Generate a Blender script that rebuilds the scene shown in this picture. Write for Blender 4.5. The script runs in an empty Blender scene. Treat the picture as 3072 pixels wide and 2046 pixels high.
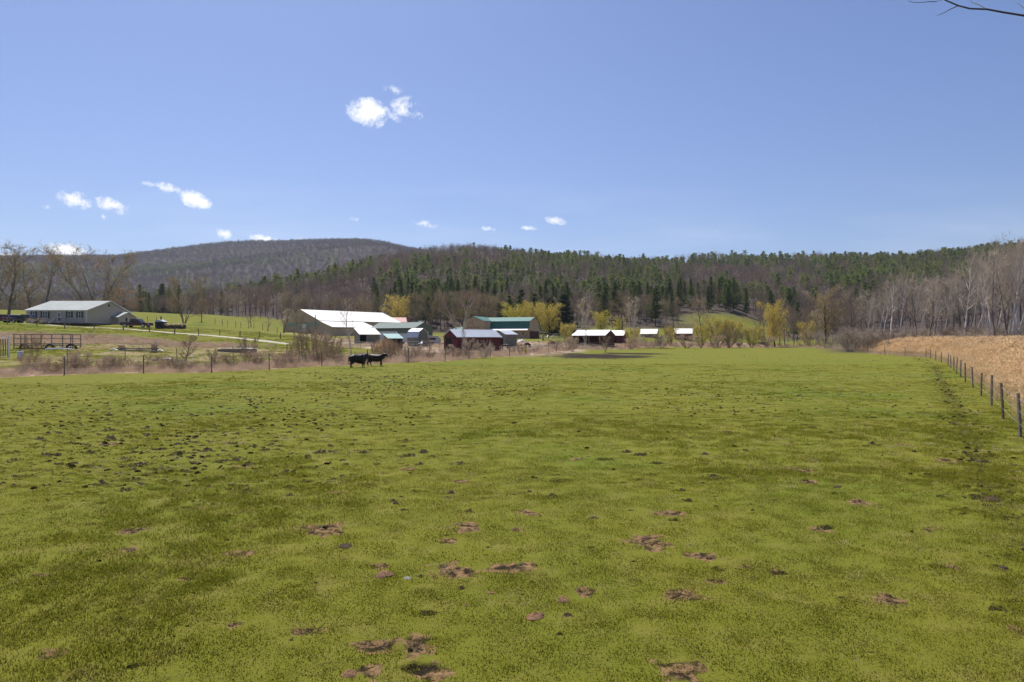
import bpy, math, random
import numpy as np
from mathutils import Vector, Matrix
R = math.radians
C = bpy.context.scene.collection
S = bpy.context.scene
random.seed(7); rng = np.random.default_rng(7)

# ------------------------------------------------------------------ camera, sky, sun, exposure
CAMH = 3.0
F = 2048.0
cam = bpy.data.objects.new('camera', bpy.data.cameras.new('camera')); C.objects.link(cam)
cam.location = (0, 0, CAMH); cam.rotation_euler = (R(90), 0, 0)
cam.data.sensor_width = 36.0; cam.data.lens = 24.0
cam.data.shift_y = -8/3072.0
cam.data.clip_start = 0.1; cam.data.clip_end = 20000
S.camera = cam
SUN_EL, SUN_AZ = 58.0, -24.0          # azimuth measured from the view direction, minus = to the left
S.view_settings.view_transform = 'Standard'; S.view_settings.look = 'None'
S.view_settings.exposure = 0.30; S.view_settings.gamma = 1.0
W = bpy.data.worlds.new('World'); S.world = W; W.use_nodes = True
nt = W.node_tree; nt.nodes.clear()
def N(t, typ, **kw):
    n = t.nodes.new(typ)
    for k, v in kw.items():
        if k.startswith('i_'): n.inputs[int(k[2:])].default_value = v
        else: setattr(n, k, v)
    return n
def L(t, a, b): t.links.new(a, b)
def math_(t, op, a, b=None, clamp=False):
    n = N(t, 'ShaderNodeMath', operation=op, use_clamp=clamp)
    for i, v in enumerate((a, b)):
        if v is None: continue
        if isinstance(v, (int, float)): n.inputs[i].default_value = v
        else: L(t, v, n.inputs[i])
    return n.outputs[0]
sky = N(nt, 'ShaderNodeTexSky', sky_type='NISHITA', sun_disc=False)
sky.sun_elevation = R(SUN_EL); sky.sun_rotation = R(SUN_AZ); sky.altitude = 300
sky.air_density = 1.0; sky.dust_density = 1.0; sky.ozone_density = 2.2
geo = N(nt, 'ShaderNodeTexCoord')
sep = N(nt, 'ShaderNodeSeparateXYZ'); L(nt, geo.outputs['Generated'], sep.inputs[0])
ymax = math_(nt, 'MAXIMUM', sep.outputs[1], 0.02)
pp = math_(nt, 'DIVIDE', sep.outputs[0], ymax); qq = math_(nt, 'DIVIDE', sep.outputs[2], ymax)
cmb = N(nt, 'ShaderNodeCombineXYZ'); L(nt, pp, cmb.inputs[0]); L(nt, qq, cmb.inputs[1])
ns = N(nt, 'ShaderNodeTexNoise', noise_dimensions='3D'); ns.inputs['Scale'].default_value = 32; ns.inputs['Detail'].default_value = 9; ns.inputs['Roughness'].default_value = .68
L(nt, cmb.outputs[0], ns.inputs['Vector'])
ns2 = N(nt, 'ShaderNodeTexNoise'); ns2.inputs['Scale'].default_value = 110; ns2.inputs['Detail'].default_value = 7; ns2.inputs['Roughness'].default_value = .6
L(nt, cmb.outputs[0], ns2.inputs['Vector'])
clouds = [  # direction of each cloud as seen from the field: x, y, half width, half height, tilt, solidity
 (1103,335,74,50,20,1.9),(1165,338,50,22,35,.65),(1212,318,60,34,-8,.8),(1232,340,62,18,16,.75),(1178,272,36,20,10,.55),(1262,345,34,18,40,.3),
 (228,600,66,30,14,1.3),(335,616,66,26,18,1.5),(200,590,40,16,0,.7),(505,566,72,20,14,1.0),(585,600,66,30,24,1.7),(455,552,34,10,8,.5),
 (672,702,36,22,20,1.2),(795,716,60,14,8,1.2),(900,722,40,12,4,.9),(195,750,80,26,8,2.0),(20,772,70,16,0,1.2),
 (1067,660,28,12,6,.55),(1275,670,48,15,12,.95),(1462,686,30,11,8,.6),(1583,684,32,9,4,.95),(1664,660,44,16,14,.95),
 (137,617,22,12,10,.5),(2153,694,16,10,0,.16),(430,636,16,7,0,.35),(1385,742,30,10,0,.4),(310,650,14,10,50,.35)]
tot = None
for (cx, cy, hw, hh, an, so) in clouds:
    m = N(nt, 'ShaderNodeMapping', vector_type='TEXTURE')
    m.inputs['Location'].default_value = ((cx-1536)/F, (1015-cy)/F, 0)
    m.inputs['Rotation'].default_value = (0, 0, R(-an)); m.inputs['Scale'].default_value = (hw/F, hh/F, 1)
    L(nt, cmb.outputs[0], m.inputs['Vector'])
    ln = N(nt, 'ShaderNodeVectorMath', operation='LENGTH'); L(nt, m.outputs[0], ln.inputs[0])
    v = math_(nt, 'MULTIPLY', math_(nt, 'SUBTRACT', 1.0, ln.outputs['Value'], True), so)
    tot = v if tot is None else math_(nt, 'MAXIMUM', tot, v)
nn = math_(nt, 'ADD', math_(nt, 'MULTIPLY', ns.outputs[0], .65), math_(nt, 'MULTIPLY', ns2.outputs[0], .35))
a = math_(nt, 'MULTIPLY', math_(nt, 'SUBTRACT', nn, .5), 5.2)
raw = math_(nt, 'ADD', tot, a)
gate = math_(nt, 'MULTIPLY', tot, 3.5, True)
dens = math_(nt, 'MULTIPLY', math_(nt, 'MULTIPLY', math_(nt, 'SUBTRACT', raw, .12), .9, True), gate)
front = math_(nt, 'GREATER_THAN', sep.outputs[1], .05)
dens = math_(nt, 'MULTIPLY', dens, front)
# thin high veil low over the hills
mv = N(nt, 'ShaderNodeMapping'); mv.inputs['Scale'].default_value = (1.3, 9, 1); mv.inputs['Rotation'].default_value = (0,0,R(8)); L(nt, cmb.outputs[0], mv.inputs['Vector'])
nv = N(nt, 'ShaderNodeTexNoise'); nv.inputs['Scale'].default_value = 2.0; nv.inputs['Detail'].default_value = 5; L(nt, mv.outputs[0], nv.inputs['Vector'])
low = math_(nt, 'SUBTRACT', 1.0, math_(nt, 'MULTIPLY', math_(nt, 'ABSOLUTE', math_(nt, 'SUBTRACT', qq, .14)), 9.0), True)
veil = math_(nt, 'MULTIPLY', math_(nt, 'MULTIPLY', math_(nt, 'SUBTRACT', nv.outputs[0], .45, True), .55), math_(nt, 'MULTIPLY', low, front))
dens = math_(nt, 'MAXIMUM', dens, veil)
hsv = N(nt, 'ShaderNodeHueSaturation'); hsv.inputs['Saturation'].default_value = 1.0; hsv.inputs['Value'].default_value = 1.0; hsv.inputs['Hue'].default_value = .5
L(nt, sky.outputs[0], hsv.inputs['Color'])
mix = N(nt, 'ShaderNodeMix', data_type='RGBA'); L(nt, dens, mix.inputs[0])
tin = N(nt, 'ShaderNodeMix', data_type='RGBA', blend_type='MULTIPLY'); tin.inputs[0].default_value = 1; tin.inputs[7].default_value = (.64, .715, .92, 1); L(nt, hsv.outputs[0], tin.inputs[6]); L(nt, tin.outputs[2], mix.inputs[6])
SKY_STR = 0.10; hsv.inputs['Saturation'].default_value = 1.0
mix.inputs[7].default_value = (9.6, 9.6, 9.7, 1)
bg = N(nt, 'ShaderNodeBackground'); bg.inputs[1].default_value = SKY_STR; L(nt, mix.outputs[2], bg.inputs[0])
out = N(nt, 'ShaderNodeOutputWorld'); L(nt, bg.outputs[0], out.inputs[0])
sun = bpy.data.objects.new('sun', bpy.data.lights.new('sun', 'SUN')); C.objects.link(sun)
sun.data.energy = 5.0; sun.data.angle = R(.53); sun.data.color = (1, .95, .87)
sd = Vector((math.sin(R(SUN_AZ))*math.cos(R(SUN_EL)), math.cos(R(SUN_AZ))*math.cos(R(SUN_EL)), math.sin(R(SUN_EL))))
sun.rotation_euler = (-sd).to_track_quat('-Z', 'Y').to_euler(); sun.location = (0, 0, 60)
S.cycles.max_bounces = 6; S.cycles.diffuse_bounces = 2; S.cycles.transparent_max_bounces = 6

# ------------------------------------------------------------------ helpers
def tag(o, label=None, cat=None, group=None, kind=None):
    if label: o['label'] = label
    if cat: o['category'] = cat
    if group: o['group'] = group
    if kind: o['kind'] = kind
    return o
def thing(name, label, cat, loc=(0,0,0), rz=0.0, group=None):
    o = bpy.data.objects.new(name, None); C.objects.link(o)
    o.empty_display_size = .3; o.location = loc; o.rotation_euler = (0,0,rz)
    return tag(o, label, cat, group)
def copy_tree(o, parent=None):
    c = o.copy(); C.objects.link(c); c.parent = parent
    for ch in list(o.children): copy_tree(ch, c)
    return c
class MB:
    def __init__(s): s.V = []; s.Fc = []; s.M = []
    def add(s, vs, fs, m=0):
        b = len(s.V); s.V += [tuple(v) for v in vs]
        for f in fs: s.Fc.append(tuple(i+b for i in f)); s.M.append(m)
        return s
    def box(s, x0, x1, y0, y1, z0, z1, m=0):
        return s.add([(x0,y0,z0),(x1,y0,z0),(x1,y1,z0),(x0,y1,z0),(x0,y0,z1),(x1,y0,z1),(x1,y1,z1),(x0,y1,z1)],
              [(3,2,1,0),(4,5,6,7),(0,1,5,4),(1,2,6,5),(2,3,7,6),(3,0,4,7)], m)
    def beam(s, a, b, w, h=None, m=0):
        h = h or w; a = Vector(a); b = Vector(b); d = (b-a).normalized()
        up = Vector((0,0,1)) if abs(d.z) < .95 else Vector((1,0,0))
        x = d.cross(up).normalized()*w/2; y = x.cross(d).normalized()*h/2
        vs = [a-x-y, a+x-y, a+x+y, a-x+y, b-x-y, b+x-y, b+x+y, b-x+y]
        return s.add(vs, [(3,2,1,0),(4,5,6,7),(0,1,5,4),(1,2,6,5),(2,3,7,6),(3,0,4,7)], m)
    def prism(s, poly, y0, y1, m=0):          # poly in local x,z extruded along y
        n = len(poly); vs = [(p[0], y0, p[1]) for p in poly]+[(p[0], y1, p[1]) for p in poly]
        fs = [tuple(range(n)), tuple(range(2*n-1, n-1, -1))]+[(i, i+n, (i+1)%n+n, (i+1)%n) for i in range(n)]
        return s.add(vs, fs, m)
    def prismx(s, poly, x0, x1, m=0):         # poly in local y,z extruded along x
        n = len(poly); vs = [(x0, p[0], p[1]) for p in poly]+[(x1, p[0], p[1]) for p in poly]
        fs = [tuple(range(n-1, -1, -1)), tuple(range(n, 2*n))]+[(i, (i+1)%n, (i+1)%n+n, i+n) for i in range(n)]
        return s.add(vs, fs, m)
    def tube(s, pts, rad, n=6, m=0, cap=True):
        pts = [Vector(p) for p in pts]; b = len(s.V); k = len(pts)
        for i, p in enumerate(pts):
            d = (pts[min(i+1, k-1)]-pts[max(i-1, 0)]).normalized()
            r = d.orthogonal().normalized(); q = d.cross(r)
            rr = rad[i] if hasattr(rad, '__len__') else rad
            for j in range(n):
                t = 2*math.pi*j/n; s.V.append(tuple(p+(r*math.cos(t)+q*math.sin(t))*rr))
        for i in range(k-1):
            for j in range(n):
                s.Fc.append((b+i*n+j, b+i*n+(j+1)%n, b+(i+1)*n+(j+1)%n, b+(i+1)*n+j)); s.M.append(m)
        if cap:
            s.Fc.append(tuple(b+j for j in range(n-1, -1, -1))); s.M.append(m)
            s.Fc.append(tuple(b+(k-1)*n+j for j in range(n))); s.M.append(m)
        return s
    def tri(s, a, b, c, m=0): return s.add([a, b, c], [(0,1,2)], m)
    def mesh(s, name, mats):
        me = bpy.data.meshes.new(name); me.from_pydata(s.V, [], s.Fc)
        for mt in (mats if isinstance(mats, (list, tuple)) else [mats]): me.materials.append(mt)
        if any(s.M): me.polygons.foreach_set('material_index', s.M)
        me.update(); return me
    def build(s, name, mats, parent=None, coll=None, bevel=0, smooth=False):
        o = bpy.data.objects.new(name, s.mesh(name, mats)); (coll or C).objects.link(o)
        if parent: o.parent = parent
        if smooth: o.data.shade_smooth()
        if bevel:
            b = o.modifiers.new('b', 'BEVEL'); b.width = bevel; b.segments = 2; b.limit_method = 'ANGLE'
        return o
def vnoise(x, y, seed=0):
    x = np.asarray(x, float); y = np.asarray(y, float)
    xi = np.floor(x).astype(np.int64); yi = np.floor(y).astype(np.int64); fx = x-xi; fy = y-yi
    fx = fx*fx*(3-2*fx); fy = fy*fy*(3-2*fy)
    def h(a, b):
        n = (a*374761393+b*668265263+seed*1442695041) & 0x7fffffff
        n = ((n ^ (n >> 13))*1274126177) & 0x7fffffff
        n = (n ^ (n >> 16)) & 0xffffff
        return n/float(0xffffff)
    return (h(xi,yi)*(1-fx)+h(xi+1,yi)*fx)*(1-fy)+(h(xi,yi+1)*(1-fx)+h(xi+1,yi+1)*fx)*fy
def fbm(x, y, seed=0, o=4):
    r = 0; a = .5
    for i in range(o): r = r+a*vnoise(x*2**i, y*2**i, seed+i*17); a *= .5
    return r/(1-.5**o)
def sst(a, b, x): t = np.clip((np.asarray(x, float)-a)/(b-a), 0, 1); return t*t*(3-2*t)

# ------------------------------------------------------------------ terrain: height of the land by bearing and depth
DD = [0,45,60,75,90,110,130,150,180,220,260,300]
TT = {
 0:   [0,0,.36,1.0,2.1,3.9,5.9,6.4,8.2,12.2,13.6,14],
 300: [0,0,.30,.95,2.0,3.7,5.0,5.65,7.6,11.2,13.4,14],
 600: [0,0,.02,.35,1.3,2.4,4.1,5.6,7.0,10.2,12.2,12.5],
 760: [0,0,0,.2,1.0,2.2,3.6,4.7,6.0,7.8,10.8,11.2],
 850: [0,0,0,.12,.9,2.2,3.2,3.8,4.3,4.7,6.5,9],
 1050:[0,0,0,.02,.3,1.3,1.6,1.75,2.5,3.7,5,7],
 1300:[0,0,0,0,.04,.35,.95,1.25,1.9,2.7,3.5,6],
 1600:[0,0,0,0,0,.0,.25,1.0,1.7,2.5,3.4,6],
 1900:[0,0,0,0,0,0,0,0,.1,1.8,4.6,8],
 2150:[0,0,0,0,0,0,0,0,0,0.1,2.8,8],
 2350:[0,0,0,0,0,0,0,0,0,.05,.6,1.6],
 2650:[0,0,0,0,0,0,0,.2,.7,1.6,3.2,6],
 3072:[0,0,0,0,0,0,0,.4,1.4,3.4,7,12]}
UU = np.array(sorted(TT)); TZ = np.array([TT[u] for u in UU])
CU  = [0, 400, 600, 700, 800, 900, 1000,1100,1200,1300,1400,1500,1600,1900,2300,2500,2700,2850,2950,3072]
CZ  = [8,  14, 24,  35,  45,  57,  70,  86,  103, 111, 111, 106, 101, 97,  98,  99,  101, 106, 112, 120]
CD  = [500,560,600, 650, 680, 720, 760, 820, 880, 900, 900, 900, 900, 900, 900, 900, 900, 900, 900, 900]
MU  = [-600,0, 350, 460, 600, 700, 800, 900, 1000,1080,1150,1200,1300,1500,2200,3072,4000]
MY  = [778,776,776, 762, 743, 732, 729, 727, 725, 725, 733, 745, 765, 800, 830, 800, 800]
def G(X, Y):
    X = np.asarray(X, float); Y = np.asarray(Y, float)
    th = np.arctan2(X, Y); thc = np.clip(th, -.80, .80)
    r = np.hypot(X, Y); d = r*np.cos(thc); u = np.tan(thc)*F+1536
    back = 1-sst(1.0, 1.6, np.abs(th))*.75
    uc = np.clip(u, 0, 3072)
    fu = np.interp(uc, UU, np.arange(len(UU))); i = np.clip(np.floor(fu).astype(int), 0, len(UU)-2); f = fu-i; f = f*f*(3-2*f)
    fd = np.interp(np.clip(d, 0, 300), DD, np.arange(len(DD))); j = np.clip(np.floor(fd).astype(int), 0, len(DD)-2); g = fd-j
    z = (TZ[i,j]*(1-g)+TZ[i,j+1]*g)*(1-f)+(TZ[i+1,j]*(1-g)+TZ[i+1,j+1]*g)*f
    zc = np.interp(uc, CU, CZ); dc = np.interp(uc, CU, CD)
    t = np.clip((d-300)/(dc-300), 0, 1); s = np.where(t < 1, (t*.75+t*t*(3-2*t)*.25), 1)
    z3 = z
    # a meadow shelf between the farm and the foot of the hill
    hill = z3+(np.maximum(zc-z3, -8))*s
    down = sst(0, 1, (d-dc)/420.0)
    hill = hill*(1-down)+down*np.minimum(hill, 22)
    hill = hill+np.where(d > 330, (fbm(X/130, Y/130, 3)-.5)*22*sst(330, 500, d)*(1-.6*down), 0)
    my = np.interp(u, MU, MY); mz = 3+(1015-my)/F*2500
    t2 = np.clip((d-1000)/1500.0, 0, 1); m = mz*(.72*t2+.28*t2*t2*(3-2*t2))
    m = m+np.where(d > 1000, (fbm(X/420, Y/420, 9)-.5)*60*sst(1000, 1400, d)*(1-sst(2000, 2450, d)*.85), 0)
    m = m*(1-sst(2600, 4200, d)*.6)
    z = np.where(d > 300, np.maximum(hill, np.where(d > 950, m, -99)), z)
    # small unevenness away from the pasture
    z = z+sst(62, 90, d)*(fbm(X/6, Y/6, 21)-.5)*.25*(1-sst(250, 320, d))*(z3 > .02)
    return z*np.where(d > 60, back, 1)
def g1(X, Y): return float(G(np.array([X]), np.array([Y]))[0])
def at(px, d): return (px-1536)/F*d        # world x of a bearing at a depth
def pz(py, d): return CAMH-(py-1015)/F*d
def spot(px, d, dz=0): x = at(px, d); return (x, d, g1(x, d)+dz)

# ------------------------------------------------------------------ materials
def new_mat(name):
    m = bpy.data.materials.new(name); m.use_nodes = True; m.node_tree.nodes.clear(); return m, m.node_tree
def ramp(t, fac, stops):
    r = N(t, 'ShaderNodeValToRGB'); L(t, fac, r.inputs[0]); e = r.color_ramp.elements
    while len(e) < len(stops): e.new(.5)
    for x, (p, c) in zip(e, stops): x.position = p; x.color = (*c, 1) if len(c) == 3 else c
    return r.outputs[0]
def noise(t, vec, scale, detail=4, rough=.55):
    n = N(t, 'ShaderNodeTexNoise'); n.inputs['Scale'].default_value = scale; n.inputs['Detail'].default_value = detail; n.inputs['Roughness'].default_value = rough
    if vec is not None: L(t, vec, n.inputs['Vector'])
    return n.outputs[0]
def mixc(t, fac, a, b):
    n = N(t, 'ShaderNodeMix', data_type='RGBA')
    for i, v in ((0, fac), (6, a), (7, b)):
        if isinstance(v, (int, float)): n.inputs[i].default_value = v
        elif isinstance(v, tuple): n.inputs[i].default_value = (*v, 1)
        else: L(t, v, n.inputs[i])
    return n.outputs[2]
def mat(name, c1, c2=None, scale=3.0, rough=.7, metal=0.0, wave=None, bump=0.0, bscale=30, spec=.4, dirt=None):
    m, t = new_mat(name); tc = N(t, 'ShaderNodeTexCoord'); ob = tc.outputs['Object']
    c2 = c2 or tuple(x*.82 for x in c1)
    col = mixc(t, ramp(t, noise(t, ob, scale, 6), [(.35, (0,0,0)), (.65, (1,1,1))]), c1, c2)
    if dirt:
        col = mixc(t, ramp(t, noise(t, ob, scale*.37, 8, .7), [(.5, (0,0,0)), (.72, (1,1,1))]), col, dirt)
    b = N(t, 'ShaderNodeBsdfPrincipled'); b.inputs['Roughness'].default_value = rough; b.inputs['Metallic'].default_value = metal
    b.inputs['Specular IOR Level'].default_value = spec
    h = None
    if wave:
        ax, sc, amt = wave
        sp = N(t, 'ShaderNodeSeparateXYZ'); L(t, ob, sp.inputs[0])
        s = {'x': sp.outputs[0], 'y': sp.outputs[1], 'z': sp.outputs[2], 'xy': math_(t, 'ADD', sp.outputs[0], sp.outputs[1])}[ax]
        s = math_(t, 'SINE', math_(t, 'MULTIPLY', s, sc*2*math.pi)); s = math_(t, 'POWER', math_(t, 'ADD', math_(t, 'MULTIPLY', s, .5), .5), 6.0)
        h = s
    if bump:
        q = noise(t, ob, bscale, 6, .6); h = q if h is None else math_(t, 'ADD', h, math_(t, 'MULTIPLY', q, .5))
    if h is not None:
        bn = N(t, 'ShaderNodeBump'); bn.inputs['Strength'].default_value = max(bump, wave[2] if wave else 0); bn.inputs['Distance'].default_value = .03
        L(t, h, bn.inputs['Height']); L(t, bn.outputs[0], b.inputs['Normal'])
    L(t, col, b.inputs['Base Color']); o = N(t, 'ShaderNodeOutputMaterial'); L(t, b.outputs[0], o.inputs[0]); return m
def leafmat(name, cols, trans=.35, pos_scale=None, rough=.6):
    """cols: list of colours picked per plant; soft light passes through thin leaves and blades"""
    m, t = new_mat(name); oi = N(t, 'ShaderNodeObjectInfo'); ge = N(t, 'ShaderNodeNewGeometry')
    n = len(cols); col = ramp(t, oi.outputs['Random'], [((i+.5)/n, c) for i, c in enumerate(cols)])
    v = noise(t, ge.outputs['Position'], pos_scale or .9, 3)
    br = math_(t, 'ADD', .62, math_(t, 'MULTIPLY', v, .76))
    mul = N(t, 'ShaderNodeVectorMath', operation='SCALE'); L(t, col, mul.inputs[0]); L(t, br, mul.inputs['Scale'])
    d = N(t, 'ShaderNodeBsdfDiffuse'); L(t, mul.outputs[0], d.inputs[0])
    o = N(t, 'ShaderNodeOutputMaterial')
    if trans:
        tr = N(t, 'ShaderNodeBsdfTranslucent'); L(t, mul.outputs[0], tr.inputs[0])
        mx = N(t, 'ShaderNodeMixShader'); mx.inputs[0].default_value = trans; L(t, d.outputs[0], mx.inputs[1]); L(t, tr.outputs[0], mx.inputs[2]); L(t, mx.outputs[0], o.inputs[0])
    else: L(t, d.outputs[0], o.inputs[0])
    return m
GR1, GR2, GR3, GR4 = (.162,.160,.019), (.142,.150,.017), (.205,.182,.042), (.102,.143,.014)
def grass_color(t, P):
    n1 = noise(t, P, .22, 5, .6); n2 = noise(t, P, 1.6, 5, .65); n3 = noise(t, P, .085, 3)
    c = mixc(t, ramp(t, n1, [(.38, (0,0,0)), (.62, (1,1,1))]), GR1, GR2)
    c = mixc(t, ramp(t, n2, [(.50, (0,0,0)), (.72, (.8,.8,.8))]), c, GR3)
    c = mixc(t, ramp(t, n3, [(.52, (0,0,0)), (.64, (.58,.58,.58))]), c, GR4)
    return c
def ground_mat():
    m, t = new_mat('pasture_ground'); ge = N(t, 'ShaderNodeNewGeometry'); P = ge.outputs['Position']
    c = grass_color(t, P)
    fine = noise(t, P, 26, 8, .75); mid = noise(t, P, 7, 6, .7)
    c = mixc(t, ramp(t, fine, [(.30, (.25,.25,.25)), (.45, (0,0,0))]), c, (.045,.05,.012))
    def att(n): a = N(t, 'ShaderNodeAttribute', attribute_name=n); return a.outputs['Fac']
    brk = math_(t, 'MULTIPLY', math_(t, 'SUBTRACT', mid, .5), 1.6)
    def mask(a, lo=.35, hi=.6):
        return ramp(t, math_(t, 'ADD', att(a), brk), [(lo, (0,0,0)), (hi, (1,1,1))])
    n5 = noise(t, P, 2.2, 8, .7)
    dry = mixc(t, ramp(t, n5, [(.35, (0,0,0)), (.65, (1,1,1))]), (.38,.27,.185), (.26,.18,.13))
    c = mixc(t, mask('dry'), c, dry)
    sand = mixc(t, mid, (.50,.40,.29), (.33,.25,.18)); c = mixc(t, mask('sand'), c, sand)
    lit = mixc(t, noise(t, P, .35, 6, .7), (.062,.047,.041), (.088,.067,.057)); c = mixc(t, att('forest'), c, lit)
    soil = mixc(t, ramp(t, mid, [(.45, (0,0,0)), (.57, (1,1,1))]), (.030,.020,.012), (.25,.158,.075)); c = mixc(t, mask('bare', .44, .66), c, soil)
    fl = ramp(t, noise(t, P, 5.5, 3, .6), [(.565, (0,0,0)), (.61, (1,1,1))]); fl2 = ramp(t, noise(t, P, 13, 2, .5), [(.62, (0,0,0)), (.66, (1,1,1))])
    fk = math_(t, 'MULTIPLY', math_(t, 'MAXIMUM', fl, math_(t, 'MULTIPLY', fl2, .8)), att('pock'))
    c = mixc(t, fk, c, (.030,.028,.010))
    mud = mixc(t, mid, (.014,.011,.007), (.045,.033,.020)); c = mixc(t, mask('mud', .34, .5), c, mud)
    b = N(t, 'ShaderNodeBsdfPrincipled'); b.inputs['Roughness'].default_value = .95; b.inputs['Specular IOR Level'].default_value = .08
    bn = N(t, 'ShaderNodeBump'); bn.inputs['Strength'].default_value = .8; bn.inputs['Distance'].default_value = .03
    L(t, math_(t, 'ADD', fine, math_(t, 'MULTIPLY', mid, .8)), bn.inputs['Height']); L(t, bn.outputs[0], b.inputs['Normal'])
    L(t, c, b.inputs['Base Color']); o = N(t, 'ShaderNodeOutputMaterial'); L(t, b.outputs[0], o.inputs[0]); return m

# ------------------------------------------------------------------ fence line of the pasture (pixel of post base, top)
POSTS = [(-60,1142,1088),(193,1132,1075),(431,1125,1071),(635,1117,1065),(808,1110,1060),(965,1100.6,1053),(1103,1095,1049),(1226,1089,1045),(1335,1086,1043),
 (1407,1080,1042),(1471,1073,1038),(1528,1070,1036),(1577,1066,1035),(1645.7,1062,1033),(1698,1059,1033),(1748,1056,1032),(1792,1054,1030),(1836,1051.5,1030),
 (1876,1049.5,1029),(1939,1047.5,1027),(1998,1046.5,1027),(2055,1045,1027),(2154,1043.5,1028),(2233,1043,1028),(2316,1043,1028),(2399,1043.5,1027),(2440,1046,1028),
 (2474,1049,1029),(2511,1051.5,1030),(2555,1055.5,1033),(2603,1059,1034),(2654,1063,1038),(2715,1068.6,1041),(2778,1072.5,1045),(2791.6,1076,1048),(2807,1082,1053),(2824,1088,1057),
 (2844,1098,1060),(2852.5,1104.5,1066),(2861.4,1112.6,1070),(2869,1121,1072),(2881,1131,1080),(2896,1146.5,1088),(2919,1164,1100),(2943,1188,1119),(2974,1216,1125),(3010,1256,1149),(3062,1310.6,1180)]
FP = [((px-1536)/F*(6144/(py-1015)), 6144/(py-1015), (py-pt)/F*(6144/(py-1015))) for px, py, pt in POSTS]
FP += [(12.9,16.6,1.35),(10.5,12.5,1.35),(8.4,8.4,1.35),(6.6,4.4,1.35),(5.4,0,1.35)]
fx = np.array([p[0] for p in FP]); fy = np.array([p[1] for p in FP])
FU = np.array([p[0] for p in POSTS]); FDep = np.array([6144/(p[1]-1015) for p in POSTS])
def fence_depth(u): return np.interp(u, FU, FDep)          # depth of the fence along a bearing
def fence_dist(X, Y, i0=0, i1=None):
    d = np.full(np.shape(X), 1e9)
    for a in range(i0, (i1 or len(FP))-1):
        ax, ay, bx, by = fx[a], fy[a], fx[a+1], fy[a+1]; vx, vy = bx-ax, by-ay
        t = np.clip(((X-ax)*vx+(Y-ay)*vy)/(vx*vx+vy*vy), 0, 1)
        d = np.minimum(d, np.hypot(X-ax-t*vx, Y-ay-t*vy))
    return d
IR = 31                                                      # first post of the right-hand run beside the reeds
def inside_field(X, Y):
    th = np.arctan2(X, np.maximum(Y, .01)); u = np.tan(th)*F+1536
    return (Y < fence_depth(np.clip(u, -60, 2780))) & (X < np.interp(Y, fy[::-1][:len(FP)-IR], fx[::-1][:len(FP)-IR]))

# bare scrapes in the turf: centre px, py, half width, half height
BARE = [(972,1587,80,22),(391,1595,66,13),(376,1651,34,10),(1403,1586,50,18),(1344,1625,30,12),(1357,1712,74,27),(1533,1704,98,22),(1148,1697,34,10),(1957,1634,78,28),(2101,1668,50,15),
 (2010,1540,62,10),(1586,1540,40,10),(1265,1940,62,40),(1122,1935,80,28),(913,1897,72,18),(2055,1790,56,20),(1749,1775,36,14),(2045,2012,80,38),(3054,1892,52,25),(2845,1379,32,9),(731,1399,36,7),
 (1383,1446,36,8),(2401,1407,38,10),(2427,1445,30,9),(2577,1507,44,12),(1550,1590,20,9),(160,1960,50,22),(720,1660,60,9),(1295,2020,60,30),(1120,2010,40,30),(2240,1700,30,9),(2700,1330,26,6),
 (1730,1375,26,5),(330,1330,36,6),(2150,1745,26,9),(1225,1408,36,6),(1000,1475,24,5),(2460,1590,34,9),(2330,1720,24,8),(1700,1850,30,12),(560,1740,30,8),(700,1880,26,9),(2660,1800,60,20),(2850,1700,40,9),(120,1730,40,9),(2790,1590,30,8)]
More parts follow.
